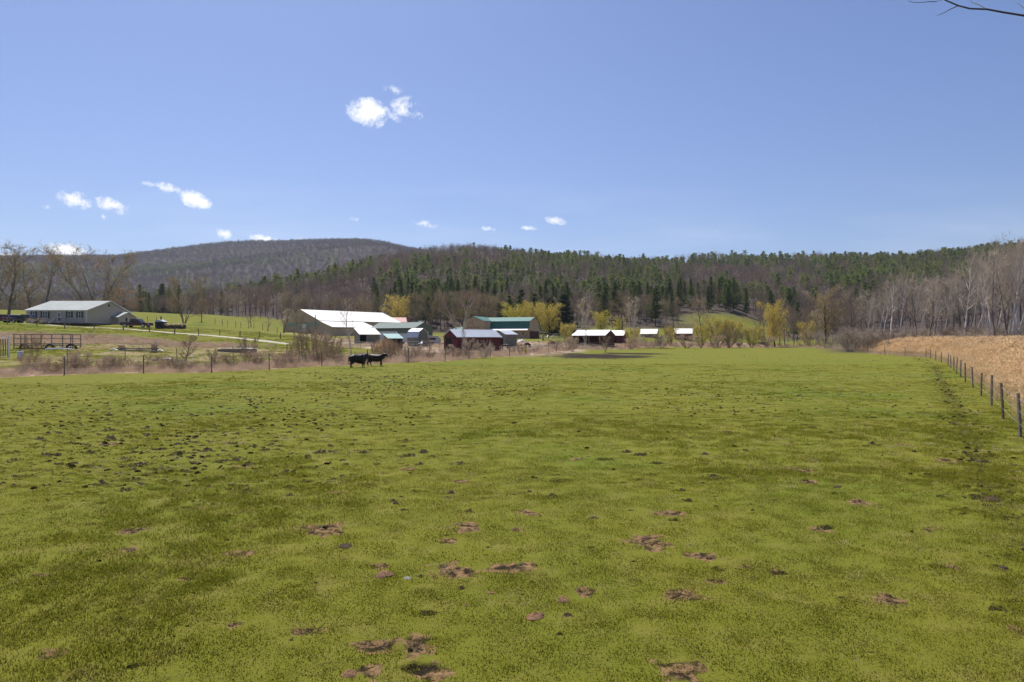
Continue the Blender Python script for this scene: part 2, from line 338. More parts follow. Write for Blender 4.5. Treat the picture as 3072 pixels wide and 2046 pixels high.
# ------------------------------------------------------------------ ground sheet
def build_ground():
    rs = [3.0]
    while rs[-1] < 260: rs.append(rs[-1]*1.0062)
    while rs[-1] < 6500: rs.append(rs[-1]*1.022)
    rs = np.array(rs)
    a0 = math.atan(1700/F)
    front = np.arctan(np.linspace(-math.tan(a0), math.tan(a0), 1000))
    side = np.linspace(a0, 2*math.pi-a0, 72)[1:-1]
    th = np.concatenate([front, side]); nT = len(th); nR = len(rs)
    RR, TH = np.meshgrid(rs, th, indexing='ij')
    dep = np.cos(np.clip(TH, -a0, a0)); dep = np.where(TH > a0+1e-6, math.cos(a0), dep)
    rad = RR/dep                                             # rows of equal depth in the forward sector
    X = rad*np.sin(TH); Y = rad*np.cos(TH)
    Z = G(X, Y); nF = len(front)
    U = X/np.maximum(Y, .1)*F+1536
    fd = fence_depth(np.clip(U, -60, 2780)); inf = inside_field(X, Y)
    near = (rad < 300)
    bare = np.zeros_like(X); mud = np.zeros_like(X); dry = np.zeros_like(X); sand = np.zeros_like(X)
    Z += np.where(rad < 120, (fbm(X/1.3, Y/1.3, 5)-.5)*.032+(fbm(X/.28, Y/.28, 6)-.5)*.022+(fbm(X/9, Y/9, 8)-.5)*.06, 0)
    lnr = math.log(rs[1]/rs[0])
    tan0 = math.tan(a0)
    def stamp(cx, cy, rx, ry, fn):
        """apply fn(dx,dy,window) to the grid window around a ground point"""
        ext = 2.6
        y0, y1 = cy-ry*ext, cy+ry*ext
        if y0 < 3.1: y0 = 3.1
        i0 = max(0, int(math.log(y0/3.0)/lnr)-1); i1 = min(nR, int(math.log(max(y1, 3.2)/3.0)/lnr)+2)
        t0 = (cx-rx*ext)/cy; t1 = (cx+rx*ext)/cy
        j0 = max(0, int((t0+tan0)/(2*tan0)*(nF-1))-1); j1 = min(nF, int((t1+tan0)/(2*tan0)*(nF-1))+3)
        if i1 <= i0 or j1 <= j0: return
        w = (slice(i0, i1), slice(j0, j1)); fn(X[w]-cx, Y[w]-cy, w)
    for k, (px, py, hw, hh) in enumerate(BARE):
        d = 6144/(py-1015); rx = hw*d/F; ry = hh*d*d/6144; cx = at(px, d)
        def f(dx, dy, w):
            q = np.hypot(dx/rx, dy/ry)+(fbm((dx+cx)/.22, (dy+d)/.22, 40)-.5)*1.5+(fbm((dx+cx)/.07, (dy+d)/.07, 43)-.5)*.5
            b = np.clip(1.35-q, 0, 1); bare[w] = np.maximum(bare[w], b)
            Z[w] += b*((fbm((dx+cx)/.10, (dy+d)/.10, 41)-.5)*.075-.012)
        stamp(cx, d, rx, ry, f)
    # hoof-pocked tufts
    cl = []
    n = 0
    r2 = np.random.default_rng(11)
    while n < 26000:
        y = 5.2+r2.random()**.62*105; x = (r2.random()*2-1)*.8*y; u = x/y*F+1536; v = 1015+6144/y
        p = .06
        p = max(p, 1.0*math.exp(-((u-420)/620)**2-((v-1345)/150)**2))
        p = max(p, .85*math.exp(-((u-1180)/420)**2-((v-1150)/52)**2))
        p = max(p, .55*math.exp(-((u-760)/500)**2-((v-1230)/80)**2))
        p = max(p, .30*math.exp(-((u-2200)/500)**2-((v-1190)/80)**2))
        if u > 2500: p = max(p, .9*math.exp(-((fence_dist(np.array([x]), np.array([y]), IR)[0]-1.4)/.7)**2))
        if r2.random() > p*.9: continue
        n += 1; cl.append((x, y, v))
    for (x, y, v) in cl:
        if not (y < 150): continue
        sc = .55+.75*r2.random()**2
        if v > 1500: sc *= .6
        if r2.random() < .75: sc *= .55
        s = .078*sc*(1+.5*r2.random()); h = .060*sc; ax = 1+r2.random()*.9; so = r2.random()
        def f(dx, dy, w):
            wob = 1 if s < .05 else 1+(fbm((dx+x)/.06, (dy+y)/.06, 50, 3)-.5)*2.0
            r = np.hypot(dx/ax, dy)/s/wob
            Z[w] += h*np.exp(-r*r)
            r1 = np.hypot(dx/ax/1.1, (dy+s*1.25)/.9)/s/wob
            Z[w] -= h*.8*np.exp(-r1*r1)
            bare_v = np.exp(-r1*r1*1.1)*(1.0 if so > .3 else .4)
            mud[w] = np.maximum(mud[w], bare_v)
        stamp(x, y, s*1.6, s*1.9, f)
    # trampled mud patch beside the far fence, and the cattle trail inside the reed-side fence
    def ell(px, py, hw, dd, a=1.0, sd=60):
        d = 6144/(py-1015); q = np.hypot((X-at(px, d))/(hw*d/F), (Y-d)/dd)+(fbm(X/2.5, Y/2.5, sd)-.5)*.9
        return np.clip((1.25-q)*a, 0, 1)*(rad < 300)
    mud = np.maximum(mud, ell(1800,1068.5,175,17,1.0)); mud = np.maximum(mud, ell(1900,1061,130,9,.9)*.9)
    fr = fence_dist(X, Y, IR); tr = np.exp(-((fr-1.35)/.55)**2)*inf*(X > 5)*(Y < 75)
    mud = np.maximum(mud, tr*(.12+.52*fbm(X/.35, Y/.35, 66)))
    Z -= tr*.03*(rad < 120)
    # dry ground outside the fence
    off = np.where(U < 2560, Y-fd, -1)
    wd = np.interp(U, [-60,300,700,1000,1300,1600,1900,2200,2500], [11,10,13,20,26,36,34,30,14])
    strip = sst(-.3, .8, off)*(1-sst(wd-2.5, wd+1, off))*near*(U < 2560)*(Y > 5)
    dry = np.maximum(dry, strip)
    bank = np.exp(-((Y-np.interp(U, [0,300,600,800], [101,100,102,104]))/np.interp(U, [0,300,600,850], [10,8,6,4]))**4)*(1-sst(560, 900, U))*(Y > 60)*(.9+.1*fbm(X/3, Y/3, 70))
    bank = bank*(U > -700); dry = np.maximum(dry, bank*.95)
    dry = np.maximum(dry, .46*np.exp(-((Y-92)/12)**2)*(U < 1000)*(Y > 60))
    patchy = .50*(fbm(X/5, Y/5, 71) > .50)*sst(60, 66, Y)*(1-sst(104, 112, Y))*(U < 1050); dry = np.maximum(dry, patchy); dry *= np.where((Y > 5) & (U < 2560) & (off < 0) & inf, 0, 1)
    rd = (~inf)*(X > 0)*(fr < 60)*(Y < 135)*sst(.9, 1.8, fr)*1.0; dry = np.maximum(dry, rd)
    # sandy farm yard
    yard = np.exp(-((U-1330)/420)**4)*sst(112, 122, Y)*(1-sst(182, 205, Y))*(.25+.75*(fbm(X/7, Y/7, 80) > .45))
    yard = np.maximum(yard, np.exp(-((U-1200)/170)**4)*np.exp(-((Y-122)/7)**4))
    yard = np.maximum(yard, np.exp(-((U-1640)/130)**4)*np.exp(-((Y-160)/32)**4))
    sand = np.maximum(sand, yard*.85)
    sand = np.maximum(sand, np.exp(-((U-960)/150)**4)*np.exp(-((Y-(168+(960-U)*.12))/7)**2)*.9*(Y > 60))
    dry = np.maximum(dry, .5*np.exp(-((U-1400)/300)**4)*sst(102, 112, Y)*(1-sst(200, 215, Y))*near)
    far = sst(272, 306, Y+(fbm(X/20, Y/20, 90)-.5)*26)
    meadow = np.exp(-((U-2190)/150)**4)*np.exp(-((Y-325)/42)**4)+np.exp(-((U-1800)/75)**4)*np.exp(-((Y-275)/30)**4)+np.exp(-((U-2360)/110)**4)*np.exp(-((Y-260)/40)**4)
    left = (1-sst(820, 900, U))*(1-sst(330, 350, Y))
    forest = far*(1-np.clip(meadow+left, 0, 1))
    forest = np.maximum(forest, sst(130, 150, Y)*sst(2430, 2560, U)*(Y > 5)); forest = np.where(TH > a0, sst(60, 140, rad), forest)
    dry *= (1-forest)
    V = np.stack([X, Y, Z], -1).reshape(-1, 3)
    c = np.array([[0, 0, float(Z[0].mean())]]); V = np.concatenate([V, c]); ci = len(V)-1
    i = np.arange(nR-1)[:, None]; j = np.arange(nT)[None, :]; jn = (j+1) % nT
    quads = np.stack([i*nT+j, (i+1)*nT+j, (i+1)*nT+jn, i*nT+jn], -1).reshape(-1, 4)[:, ::-1]
    j = np.arange(nT); tris = np.stack([np.full(nT, ci), (j+1) % nT, j], -1)
    me = bpy.data.meshes.new('ground')
    me.vertices.add(len(V)); me.vertices.foreach_set('co', V.astype(np.float32).ravel())
    li = np.concatenate([quads.ravel(), tris.ravel()]).astype(np.int32); me.loops.add(len(li)); me.loops.foreach_set('vertex_index', li)
    st = np.concatenate([np.arange(len(quads))*4, len(quads)*4+np.arange(len(tris))*3]).astype(np.int32)
    me.polygons.add(len(st)); me.polygons.foreach_set('loop_start', st); me.polygons.foreach_set('use_smooth', np.ones(len(st), bool))
    me.update(calc_edges=True); me.validate()
    for nme, arr in (('bare', bare), ('mud', mud), ('dry', dry), ('sand', sand), ('forest', forest)):
        at_ = me.attributes.new(nme, 'FLOAT', 'POINT'); at_.data.foreach_set('value', np.append(arr.ravel(), 0).astype(np.float32))
    me.materials.append(ground_mat())
    o = bpy.data.objects.new('ground', me); C.objects.link(o); tag(o, kind='structure')
    return (X, Y, bare, mud)
GX, GY, GBARE, GMUD = build_ground()
def bare_at(x, y):
    """how bare the turf is at points, read from the scrapes"""
    r = np.zeros(len(x))
    for (px, py, hw, hh) in BARE:
        d = 6144/(py-1015); rx = hw*d/F; ry = hh*d*d/6144; cx = at(px, d); dx = x-cx; dy = y-d
        q = np.hypot(dx/rx, dy/ry)+(fbm((dx+cx)/.22, (dy+d)/.22, 40)-.5)*1.5+(fbm((dx+cx)/.07, (dy+d)/.07, 43)-.5)*.5
        r = np.maximum(r, np.clip(1.35-q, 0, 1))
    return r

# ------------------------------------------------------------------ scattered stuff: one object, many instances
def scatter(name, pts, scl, rot, idx, protos, label=None, cat=None, squash=None, tilt=None):
    pc = bpy.data.collections.new(name+'_kinds')
    for i, me in enumerate(protos):
        pc.objects.link(bpy.data.objects.new('%s_%02d' % (me.name, i), me))
    order = sorted(range(len(protos)), key=lambda i: '%s_%02d' % (protos[i].name, i)); inv = {o: k for k, o in enumerate(order)}
    idx = np.array([inv[int(i)] for i in idx])
    me = bpy.data.meshes.new(name); me.vertices.add(len(pts)); me.vertices.foreach_set('co', np.asarray(pts, np.float32).ravel())
    sq = np.ones(len(pts)) if squash is None else squash
    for nme, typ, arr in (('scl', 'FLOAT', scl), ('sqz', 'FLOAT', sq), ('rotz', 'FLOAT', rot), ('idx', 'INT', idx)):
        a = me.attributes.new(nme, typ, 'POINT'); a.data.foreach_set('value', np.asarray(arr, np.float32 if typ == 'FLOAT' else np.int32))
    o = bpy.data.objects.new(name, me); C.objects.link(o); tag(o, label, cat, None, 'stuff')
    g = bpy.data.node_groups.new(name, 'GeometryNodeTree')
    g.interface.new_socket('Geometry', in_out='INPUT', socket_type='NodeSocketGeometry'); g.interface.new_socket('Geometry', in_out='OUTPUT', socket_type='NodeSocketGeometry')
    gi = g.nodes.new('NodeGroupInput'); go = g.nodes.new('NodeGroupOutput')
    ci = g.nodes.new('GeometryNodeCollectionInfo'); ci.inputs['Collection'].default_value = pc; ci.inputs['Separate Children'].default_value = True; ci.inputs['Reset Children'].default_value = True
    ip = g.nodes.new('GeometryNodeInstanceOnPoints'); ip.inputs['Pick Instance'].default_value = True
    def na(n, t='FLOAT'):
        a = g.nodes.new('GeometryNodeInputNamedAttribute'); a.data_type = t; a.inputs['Name'].default_value = n; return a.outputs['Attribute']
    cx = g.nodes.new('ShaderNodeCombineXYZ'); g.links.new(na('rotz'), cx.inputs[2])
    cs = g.nodes.new('ShaderNodeCombineXYZ'); s_ = na('scl'); g.links.new(s_, cs.inputs[0]); g.links.new(s_, cs.inputs[1])
    mm = g.nodes.new('ShaderNodeMath'); mm.operation = 'MULTIPLY'; g.links.new(s_, mm.inputs[0]); g.links.new(na('sqz'), mm.inputs[1]); g.links.new(mm.outputs[0], cs.inputs[2])
    g.links.new(gi.outputs[0], ip.inputs['Points']); g.links.new(ci.outputs[0], ip.inputs['Instance'])
    g.links.new(na('idx', 'INT'), ip.inputs['Instance Index']); g.links.new(cx.outputs[0], ip.inputs['Rotation']); g.links.new(cs.outputs[0], ip.inputs['Scale'])
    g.links.new(ip.outputs[0], go.inputs[0])
    o.modifiers.new('scatter', 'NODES').node_group = g
    return o
def rv(a, b): return a+(b-a)*random.random()
def rdir():
    z = rv(-1, 1); t = rv(0, 2*math.pi); q = math.sqrt(1-z*z); return Vector((q*math.cos(t), q*math.sin(t), z))
def sliver(mb, p, d, ln, w, m=0):
    s = d.cross(rdir())
    if s.length < 1e-4: s = d.orthogonal()
    s = s.normalized()*w*.5; mb.tri(p-s, p+s, p+d*ln, m)

# grass
def grass_mat():
    m, t = new_mat('grass_blade'); ge = N(t, 'ShaderNodeNewGeometry'); oi = N(t, 'ShaderNodeObjectInfo')
    c = grass_color(t, ge.outputs['Position'])
    c = mixc(t, ramp(t, oi.outputs['Random'], [(.0, (.0,.0,.0)), (.86, (.0,.0,.0)), (1, (.75,.75,.75))]), c, (.34,.27,.11))
    v = math_(t, 'ADD', .95, math_(t, 'MULTIPLY', oi.outputs['Random'], .55)); s = N(t, 'ShaderNodeVectorMath', operation='SCALE'); L(t, c, s.inputs[0]); L(t, v, s.inputs['Scale'])
    d = N(t, 'ShaderNodeBsdfDiffuse'); L(t, s.outputs[0], d.inputs[0]); tr = N(t, 'ShaderNodeBsdfTranslucent'); L(t, s.outputs[0], tr.inputs[0])
    mx = N(t, 'ShaderNodeMixShader'); mx.inputs[0].default_value = .5; L(t, d.outputs[0], mx.inputs[1]); L(t, tr.outputs[0], mx.inputs[2])
    o = N(t, 'ShaderNodeOutputMaterial'); L(t, mx.outputs[0], o.inputs[0]); return m
GM = grass_mat()
def grass_tuft(n, rad, h, w):
    mb = MB()
    for _ in range(n):
        r = rad*math.sqrt(random.random()); t = rv(0, 6.283); p = Vector((r*math.cos(t), r*math.sin(t), -.005))
        d = (rdir()*.75+Vector((0,0,1))).normalized(); q = d.cross(Vector((0,0,1))).normalized()
        s = (q if q.length > .1 else Vector((1,0,0)))*w*.5; hh = h*rv(.5, 1.2)
        mid = p+d*hh*.55; tip = p+d*hh+Vector((d.x, d.y, -.15))*hh*.35
        mb.add([p-s, p+s, mid+s*.8, mid-s*.8, tip], [(0,1,2,3),(3,2,4)])
    return mb.mesh('grass_tuft', GM)
def build_grass():
    pr = [grass_tuft(52, .17, .028, .0080) for _ in range(5)]+[grass_tuft(60, .18, .055, .008) for _ in range(2)]
    P = []; Sc = []; I = []
    def zone(y0, y1, dens, sc):
        n = int(dens*(.80*(y1*y1-y0*y0)+16*(y1-y0))); y = np.sqrt(rng.random(n)*(y1*y1-y0*y0)+y0*y0); x = (rng.random(n)*2-1)*(.80*y+8)
        ok = inside_field(x, y) | (fence_dist(x, y, IR) < 1.0)
        ok &= rng.random(n) > bare_at(x, y)*1.35
        lush = fbm(x/5.5, y/5.5, 120) > .60
        x = x[ok]; y = y[ok]; lush = lush[ok]
        P.append(np.stack([x, y], -1)); Sc.append(sc*(.65+.7*rng.random(len(x)))); I.append(np.where(lush & (rng.random(len(x)) < .7), rng.integers(5, 7, len(x)), rng.integers(0, 5, len(x))))
    zone(1.0, 4.8, 50, 1.0); zone(4.8, 9, 62, 1.0); zone(9, 16, 38, 1.12); zone(16, 28, 17, 1.35); zone(28, 48, 6, 1.8); zone(48, 80, 1.6, 2.2)
    P = np.concatenate(P); Sc = np.concatenate(Sc); I = np.concatenate(I)
    z = (fbm(P[:,0]/1.3, P[:,1]/1.3, 5)-.5)*.032+(fbm(P[:,0]/.28, P[:,1]/.28, 6)-.5)*.022+(fbm(P[:,0]/9, P[:,1]/9, 8)-.5)*.06
    sq = np.where(P[:,1] > 28, .62, 1.0)
    scatter('grass', np.column_stack([P, z]), Sc, rng.random(len(P))*6.283, I, pr, 'short grazed spring grass covering the pasture', 'grass', squash=sq)
build_grass()
def rough_grass():
    pr = [grass_tuft(40, .20, .060, .016) for _ in range(3)]
    n = 40000; y = 50+rng.random(n)**.8*95; x = -rng.random(n)*.86*y+.0*y; U = x/y*F+1536; fd = fence_depth(np.clip(U, -60, 2780))
    ok = (y > fd+9) & (U > -80) & (U < 1080) & (fbm(x/4, y/4, 88) > .42); x, y = x[ok], y[ok]; k = len(x)
    scatter('rough_grass', np.column_stack([x, y, G(x, y)]), rng.uniform(.8, 1.6, k), rng.random(k)*6.28, rng.integers(0, 3, k), pr, 'tussocky green grass of the paddock and lawn slope', 'grass')
rough_grass()
def soil_clods():
    """thousands of small churned clods and hoof-cut sods lying over the pasture"""
    m, t = new_mat('churned_sod'); ge = N(t, 'ShaderNodeNewGeometry'); tc = N(t, 'ShaderNodeTexCoord')
    c = mixc(t, ramp(t, noise(t, tc.outputs['Object'], 9, 4), [(.5, (0,0,0)), (.62, (1,1,1))]), (.026,.021,.010), (.085,.080,.016))
    b = N(t, 'ShaderNodeBsdfDiffuse'); L(t, c, b.inputs[0]); o = N(t, 'ShaderNodeOutputMaterial'); L(t, b.outputs[0], o.inputs[0])
    pr = []
    for k in range(7):
        mb = MB()
        for q in range(random.randint(1, 3)):
            cx, cy = (0, 0) if q == 0 else (rv(-.09, .09), rv(-.06, .06)); r = rv(.045, .075)*(1 if q == 0 else .6); n = 8
            vs = [(cx, cy, r*rv(.55, .9))]
            for ring, (rr, hh) in enumerate(((.6, .5), (1.0, -.15))):
                for j in range(n): a = 6.283*j/n; w = rv(.7, 1.25); vs.append((cx+math.cos(a)*r*rr*w*1.25, cy+math.sin(a)*r*rr*w, r*hh*rv(.5, 1.2)))
            mb.add(vs, [(0, 1+j, 1+(j+1) % n) for j in range(n)]+[(1+j, 1+n+j, 1+n+(j+1) % n, 1+(j+1) % n) for j in range(n)])
        pr.append(mb.mesh('sod', m))
    r2 = np.random.default_rng(5); n = 215000
    y = 4+r2.random(n)**.60*127; x = (r2.random(n)*2-1)*(.8*y+5); U = x/y*F+1536; V = 1015+6144/y
    p = np.maximum.reduce([.035+0*x, .60*np.exp(-((U-430)/640)**2-((V-1335)/135)**2), .55*np.exp(-((U-1250)/520)**2-((V-1155)/48)**2), .40*np.exp(-((U-760)/520)**2-((V-1230)/75)**2), .24*np.exp(-((U-2150)/620)**2-((V-1200)/85)**2), .14*np.exp(-((U-1700)/900)**2-((V-1300)/120)**2)])
    p = p*(.15+1.5*sst(.42, .66, fbm(x/2.6, y/2.6, 91)))
    fr = fence_dist(x, y, IR); p = np.where((fr < 4) & (x > 5), np.maximum(p, .30*np.exp(-((fr-1.4)/.7)**2)), p)
    ok = inside_field(x, y) & (fence_depth(np.clip(U, -60, 2780))-y > 1.0) & (r2.random(n) < p*.50)
    x, y = x[ok], y[ok]; k = len(x); print('clods', k)
    z = (fbm(x/1.3, y/1.3, 5)-.5)*.032+(fbm(x/.28, y/.28, 6)-.5)*.022+(fbm(x/9, y/9, 8)-.5)*.06
    s = .45+.95*r2.random(k)**2.2; s = np.where(y < 13, s*.6, s)
    scatter('soil_clods', np.column_stack([x, y, z]), s, r2.random(k)*6.283, r2.integers(0, 7, k), pr, 'dark churned clods and hoof-cut sods strewn over the pasture', 'clods')
soil_clods()
# ------------------------------------------------------------------ plants
BARK_G = mat('bark_grey', (.20,.165,.135), (.12,.098,.08), 3, .95, bump=.4, bscale=12)
BARK_D = mat('bark_dark', (.085,.066,.052), (.055,.042,.034), 3, .95)
BARK_P = mat('bark_pale', (.74,.68,.60), (.52,.46,.39), 1.2, .9, dirt=(.16,.13,.11))
TW_BR = leafmat('twig_brown', [(.25,.185,.13),(.29,.215,.15),(.22,.165,.12),(.27,.19,.13)], .25, .25)
TW_PU = leafmat('twig_purple', [(.170,.125,.108),(.205,.15,.122),(.150,.115,.105),(.26,.178,.125),(.19,.138,.105)], .25, .06)
TW_MT = leafmat('twig_mountain', [(.080,.054,.056),(.096,.066,.064),(.070,.050,.055)], .2, .02)
TW_GR = leafmat('twig_grey', [(.50,.41,.31),(.42,.34,.26),(.58,.48,.37)], .25, .25)
TW_PK = leafmat('twig_pink', [(.52,.37,.28),(.44,.32,.24),(.56,.41,.31),(.50,.38,.26)], .25, .4)
BUD_O = leafmat('bud_olive', [(.34,.28,.135),(.36,.28,.15),(.31,.265,.12)], .35, .3)
BUD_R = leafmat('bud_russet', [(.38,.25,.14),(.34,.24,.12),(.40,.28,.15)], .35, .3)
WIL = leafmat('willow_yellow', [(.58,.48,.095),(.54,.47,.10),(.62,.49,.12)], .35, .5)
WILO = leafmat('willow_ochre', [(.40,.32,.13),(.37,.31,.13),(.42,.32,.15)], .35, .5)
NEED = leafmat('pine_needles', [(.135,.178,.050),(.155,.20,.052),(.110,.150,.048),(.175,.20,.056)], .35, .15)
NEED_F = leafmat('pine_needles_far', [(.185,.225,.062),(.215,.25,.064),(.150,.192,.058),(.25,.258,.066),(.165,.205,.064)], .35, .02)
NEED_D = leafmat('spruce_needles', [(.040,.065,.028),(.050,.075,.032)], .2, .3)

def deciduous(H=16, spread=5, r0=.22, clear=.25, stems=1, nl=16, sub=6, tw=6, twl=1.2, tww=.046, bark=BARK_G, twig=TW_BR, bud=None, nbud=0, up=.9, droop=0, top=1.0, lean=0.0, fan=.35, bl=.20, name='tree', wood3=3):
    """trunk and limbs as tapering tubes; twigs as fine slivers -> (trunk mesh, crown mesh)"""
    T = MB(); K = MB(); lean_d = rdir(); lean_d.z = 0
    for s in range(stems):
        ang = 6.283*s/stems+rv(-.4, .4); tilt = fan*rv(.6, 1.1) if stems > 1 else 0
        base = Vector((math.cos(ang)*r0*.6*(stems > 1), math.sin(ang)*r0*.6*(stems > 1), -.3))
        h = H*top*(rv(.85, 1.0) if stems > 1 else 1); n = 9; pts = [base]; dr = Vector((math.cos(ang)*tilt, math.sin(ang)*tilt, 1)).normalized()
        dr = (dr+lean_d*lean).normalized()
        for i in range(n):
            dr = (dr+rdir()*.10+Vector((0,0,.05))).normalized(); pts.append(pts[-1]+dr*h/n)
        rs = [max(.012, r0*(1-.93*(i/n)**.85)/(stems**.35)) for i in range(n+1)]
        T.tube(pts, rs, 7)
        for i in range(nl//stems):
            t = clear+(1-clear)*((i+rv(.1,.9))/(nl/stems))*.97; k = min(n-1, int(t*n)); p0 = pts[k].lerp(pts[k+1], t*n-k); rb = rs[k]*.5
            prof = math.sin(math.pi*min(1, (t-clear)/(1-clear)*.80+.20))**.6
            ln = spread*prof*rv(.7, 1.15); a = rv(0, 6.283)
            if stems > 1: a = ang+rv(-1.6, 1.6)
            d = Vector((math.cos(a), math.sin(a), up*rv(.5, 1.4))).normalized()
            bp = [p0]; m = 5
            for q in range(m):
                d = (d+rdir()*.22+Vector((0,0,.10*up))).normalized(); bp.append(bp[-1]+d*ln/m)
            br = [max(.008, rb*(1-.85*q/m)) for q in range(m+1)]
            T.tube(bp, br, 4, cap=False)
            for j in range(sub):
                tt = .22+.78*(j+random.random())/sub; kk = min(m-1, int(tt*m)); q0 = bp[kk].lerp(bp[kk+1], tt*m-kk)
                d2 = ((bp[kk+1]-bp[kk]).normalized()*.8+rdir()*.85+Vector((0,0,.3*up))).normalized(); l2 = ln*.42*rv(.5, 1.1)
                e = q0+d2*l2*.5; d3 = (d2+rdir()*.3+Vector((0,0,.2*up-droop*.5))).normalized(); f = e+d3*l2*.5
                K.tube([q0, e, f], [max(.006, rb*.28), max(.005, rb*.18), .004], wood3, cap=False)
                for w in range(tw):
                    u_ = random.random(); g = q0.lerp(e, u_*2) if u_ < .5 else e.lerp(f, u_*2-1)
                    dd = (d3*.7+rdir()*.9+Vector((0,0,.35*up-droop*1.6))).normalized()
                    l3 = twl*rv(.5, 1.2); sliver(K, g, dd, l3, tww)
                    if bud:
                        for _ in range(nbud):
                            b = g+dd*l3*rv(.25, 1)+rdir()*.12
                            sliver(K, b, (rdir()+Vector((0,0,.1-droop))).normalized(), bl*rv(.7,1.4), bl*.55, 1)
    return T.mesh('trunk', bark), K.mesh('crown', [twig, bud] if bud else twig)
def weeping(H=12, spread=5, r0=.3, nl=26, strands=60, wil=WIL, top=.72, slim=1.0):
    T = MB(); K = MB(); n = 7; pts = [Vector((0,0,-.3))]; dr = Vector((0,0,1))
    for i in range(n): dr = (dr+rdir()*.14).normalized(); dr.z = abs(dr.z); pts.append(pts[-1]+dr*H*top/n)
    rs = [r0*(1-.8*i/n) for i in range(n+1)]; T.tube(pts, rs, 7)
    for i in range(nl):
        t = .22+.78*(i+.5)/nl; k = min(n-1, int(t*n)); p = pts[k].lerp(pts[k+1], t*n-k); a = i*2.4+rv(-.4,.4)
        ln = spread*slim*math.sin(math.pi*(.25+.62*(1-t)+.1))*rv(.75, 1.15); d = Vector((math.cos(a), math.sin(a), 1.1+t)).normalized(); bp = [p]
        for q in range(5): d = (d+rdir()*.15+Vector((0,0,-.16))).normalized(); bp.append(bp[-1]+d*ln/4)
        T.tube(bp, [rs[k]*.4*(1-.18*q) for q in range(6)], 4, cap=False)
        for j in range(strands):
            tt = .25+.75*random.random(); kk = min(4, int(tt*5)); q0 = bp[kk].lerp(bp[kk+1], tt*5-kk)+rdir()*spread*.11
            dd = Vector((math.cos(a)*.35+rv(-.5,.5), math.sin(a)*.35+rv(-.5,.5), rv(-1.1,.35))).normalized(); l = H*.10*rv(.5,1.3)
            mid = q0+dd*l*.5; sliver(K, q0, dd, l, .05)
            for _ in range(5): sliver(K, q0+dd*l*random.random()+rdir()*.15, (dd+rdir()*.8).normalized(), .26, .12)
    return T.mesh('trunk', BARK_D), K.mesh('crown', wil)
def conifer(H=20, R0=3.6, whorls=22, per=6, cl=7, tuft=3, sz=.62, clear=.12, need=NEED, ragged=.35, bark=BARK_D, power=.8, join=False):
    T = MB(); K = MB() if not join else T; top = Vector((rv(-.3,.3), rv(-.3,.3), H))
    T.tube([Vector((0,0,-.4)), Vector((0,0,H*.5))+top*0.01, top], [.024*H*.62, .014*H*.6, .02], 5)
    for w in range(whorls):
        t = clear+(1-clear)*(w+rv(0,.5))/whorls; z = t*H; base = R0*(1-t)**power*(1+rv(-ragged, ragged))+.25
        if t < clear+.12: base *= .75
        a0 = rv(0, 6.28)
        for b in range(per):
            if random.random() < .12: continue
            a = a0+6.283*b/per+rv(-.35,.35); ln = base*rv(.6, 1.15); sl = rv(-.05,.35)-.25*(1-t)
            dr = Vector((math.cos(a), math.sin(a), sl)).normalized(); p0 = Vector((top.x*t, top.y*t, z))
            if cl > 4: K.tube([p0, p0+dr*ln], [.05*(1-t)+.015, .01], 3, cap=False, m=(1 if not join else 0))
            for c in range(cl):
                f = (c+.6)/cl; q = p0+dr*ln*f+Vector((0,0,.10*ln*f*f)); s = sz*(1.15-.45*f)*(1-.35*t)
                for k in range(tuft):
                    d = (dr*.7+rdir()*.8+Vector((0,0,.38))).normalized(); sd = d.cross(rdir()).normalized()*s*.36
                    qq = q+rdir()*s*.3; K.add([qq-sd*.5, qq+d*s*.5-sd, qq+d*s, qq+d*s*.5+sd, qq+sd*.5], [(0,1,2,3,4)], 1 if join else 0)
    for k in range(8): K.tri(top+rdir()*.12, top+Vector((rv(-.3,.3),rv(-.3,.3),rv(-.9,.2))), top+Vector((0,0,rv(.2,.7))), 1 if join else 0)
    if join: return T.mesh('pine', [bark, need])
    return T.mesh('trunk', bark), K.mesh('crown', [need, bark])
def far_bare(H=15, R0=4.2, n=170, tw=TW_PU, bud=None, nb=0, w=.16, ln=2.1, trunk=BARK_G):
    mb = MB(); c = Vector((0,0,H*.62)); mb.tube([(0,0,-1), (rv(-.4,.4), rv(-.4,.4), H*.6), (rv(-1,1), rv(-1,1), H*.93)], [.20,.13,.03], 4, m=1, cap=False)
    for k in range(7):
        a = rv(0,6.28); h = H*rv(.3,.6); mb.tube([(0,0,h), (math.cos(a)*R0*.6, math.sin(a)*R0*.6, h+H*.28)], [.09,.02], 3, m=1, cap=False)
    for _ in range(n):
        d = rdir(); r = random.random()**.45; p = c+Vector((d.x*R0*r, d.y*R0*r, d.z*H*.36*r)); o = (Vector((d.x, d.y, d.z+.75))+rdir()*.55).normalized()
        sliver(mb, p-o*ln*.4, o, ln*rv(.6,1.3), w)
    for _ in range(nb):
        d = rdir(); r = random.random()**.4; p = c+Vector((d.x*R0*r, d.y*R0*r, d.z*H*.36*r)); sliver(mb, p, rdir(), .7, .5, 2)
    return mb.mesh('tree', [tw, trunk]+([bud] if bud else []))

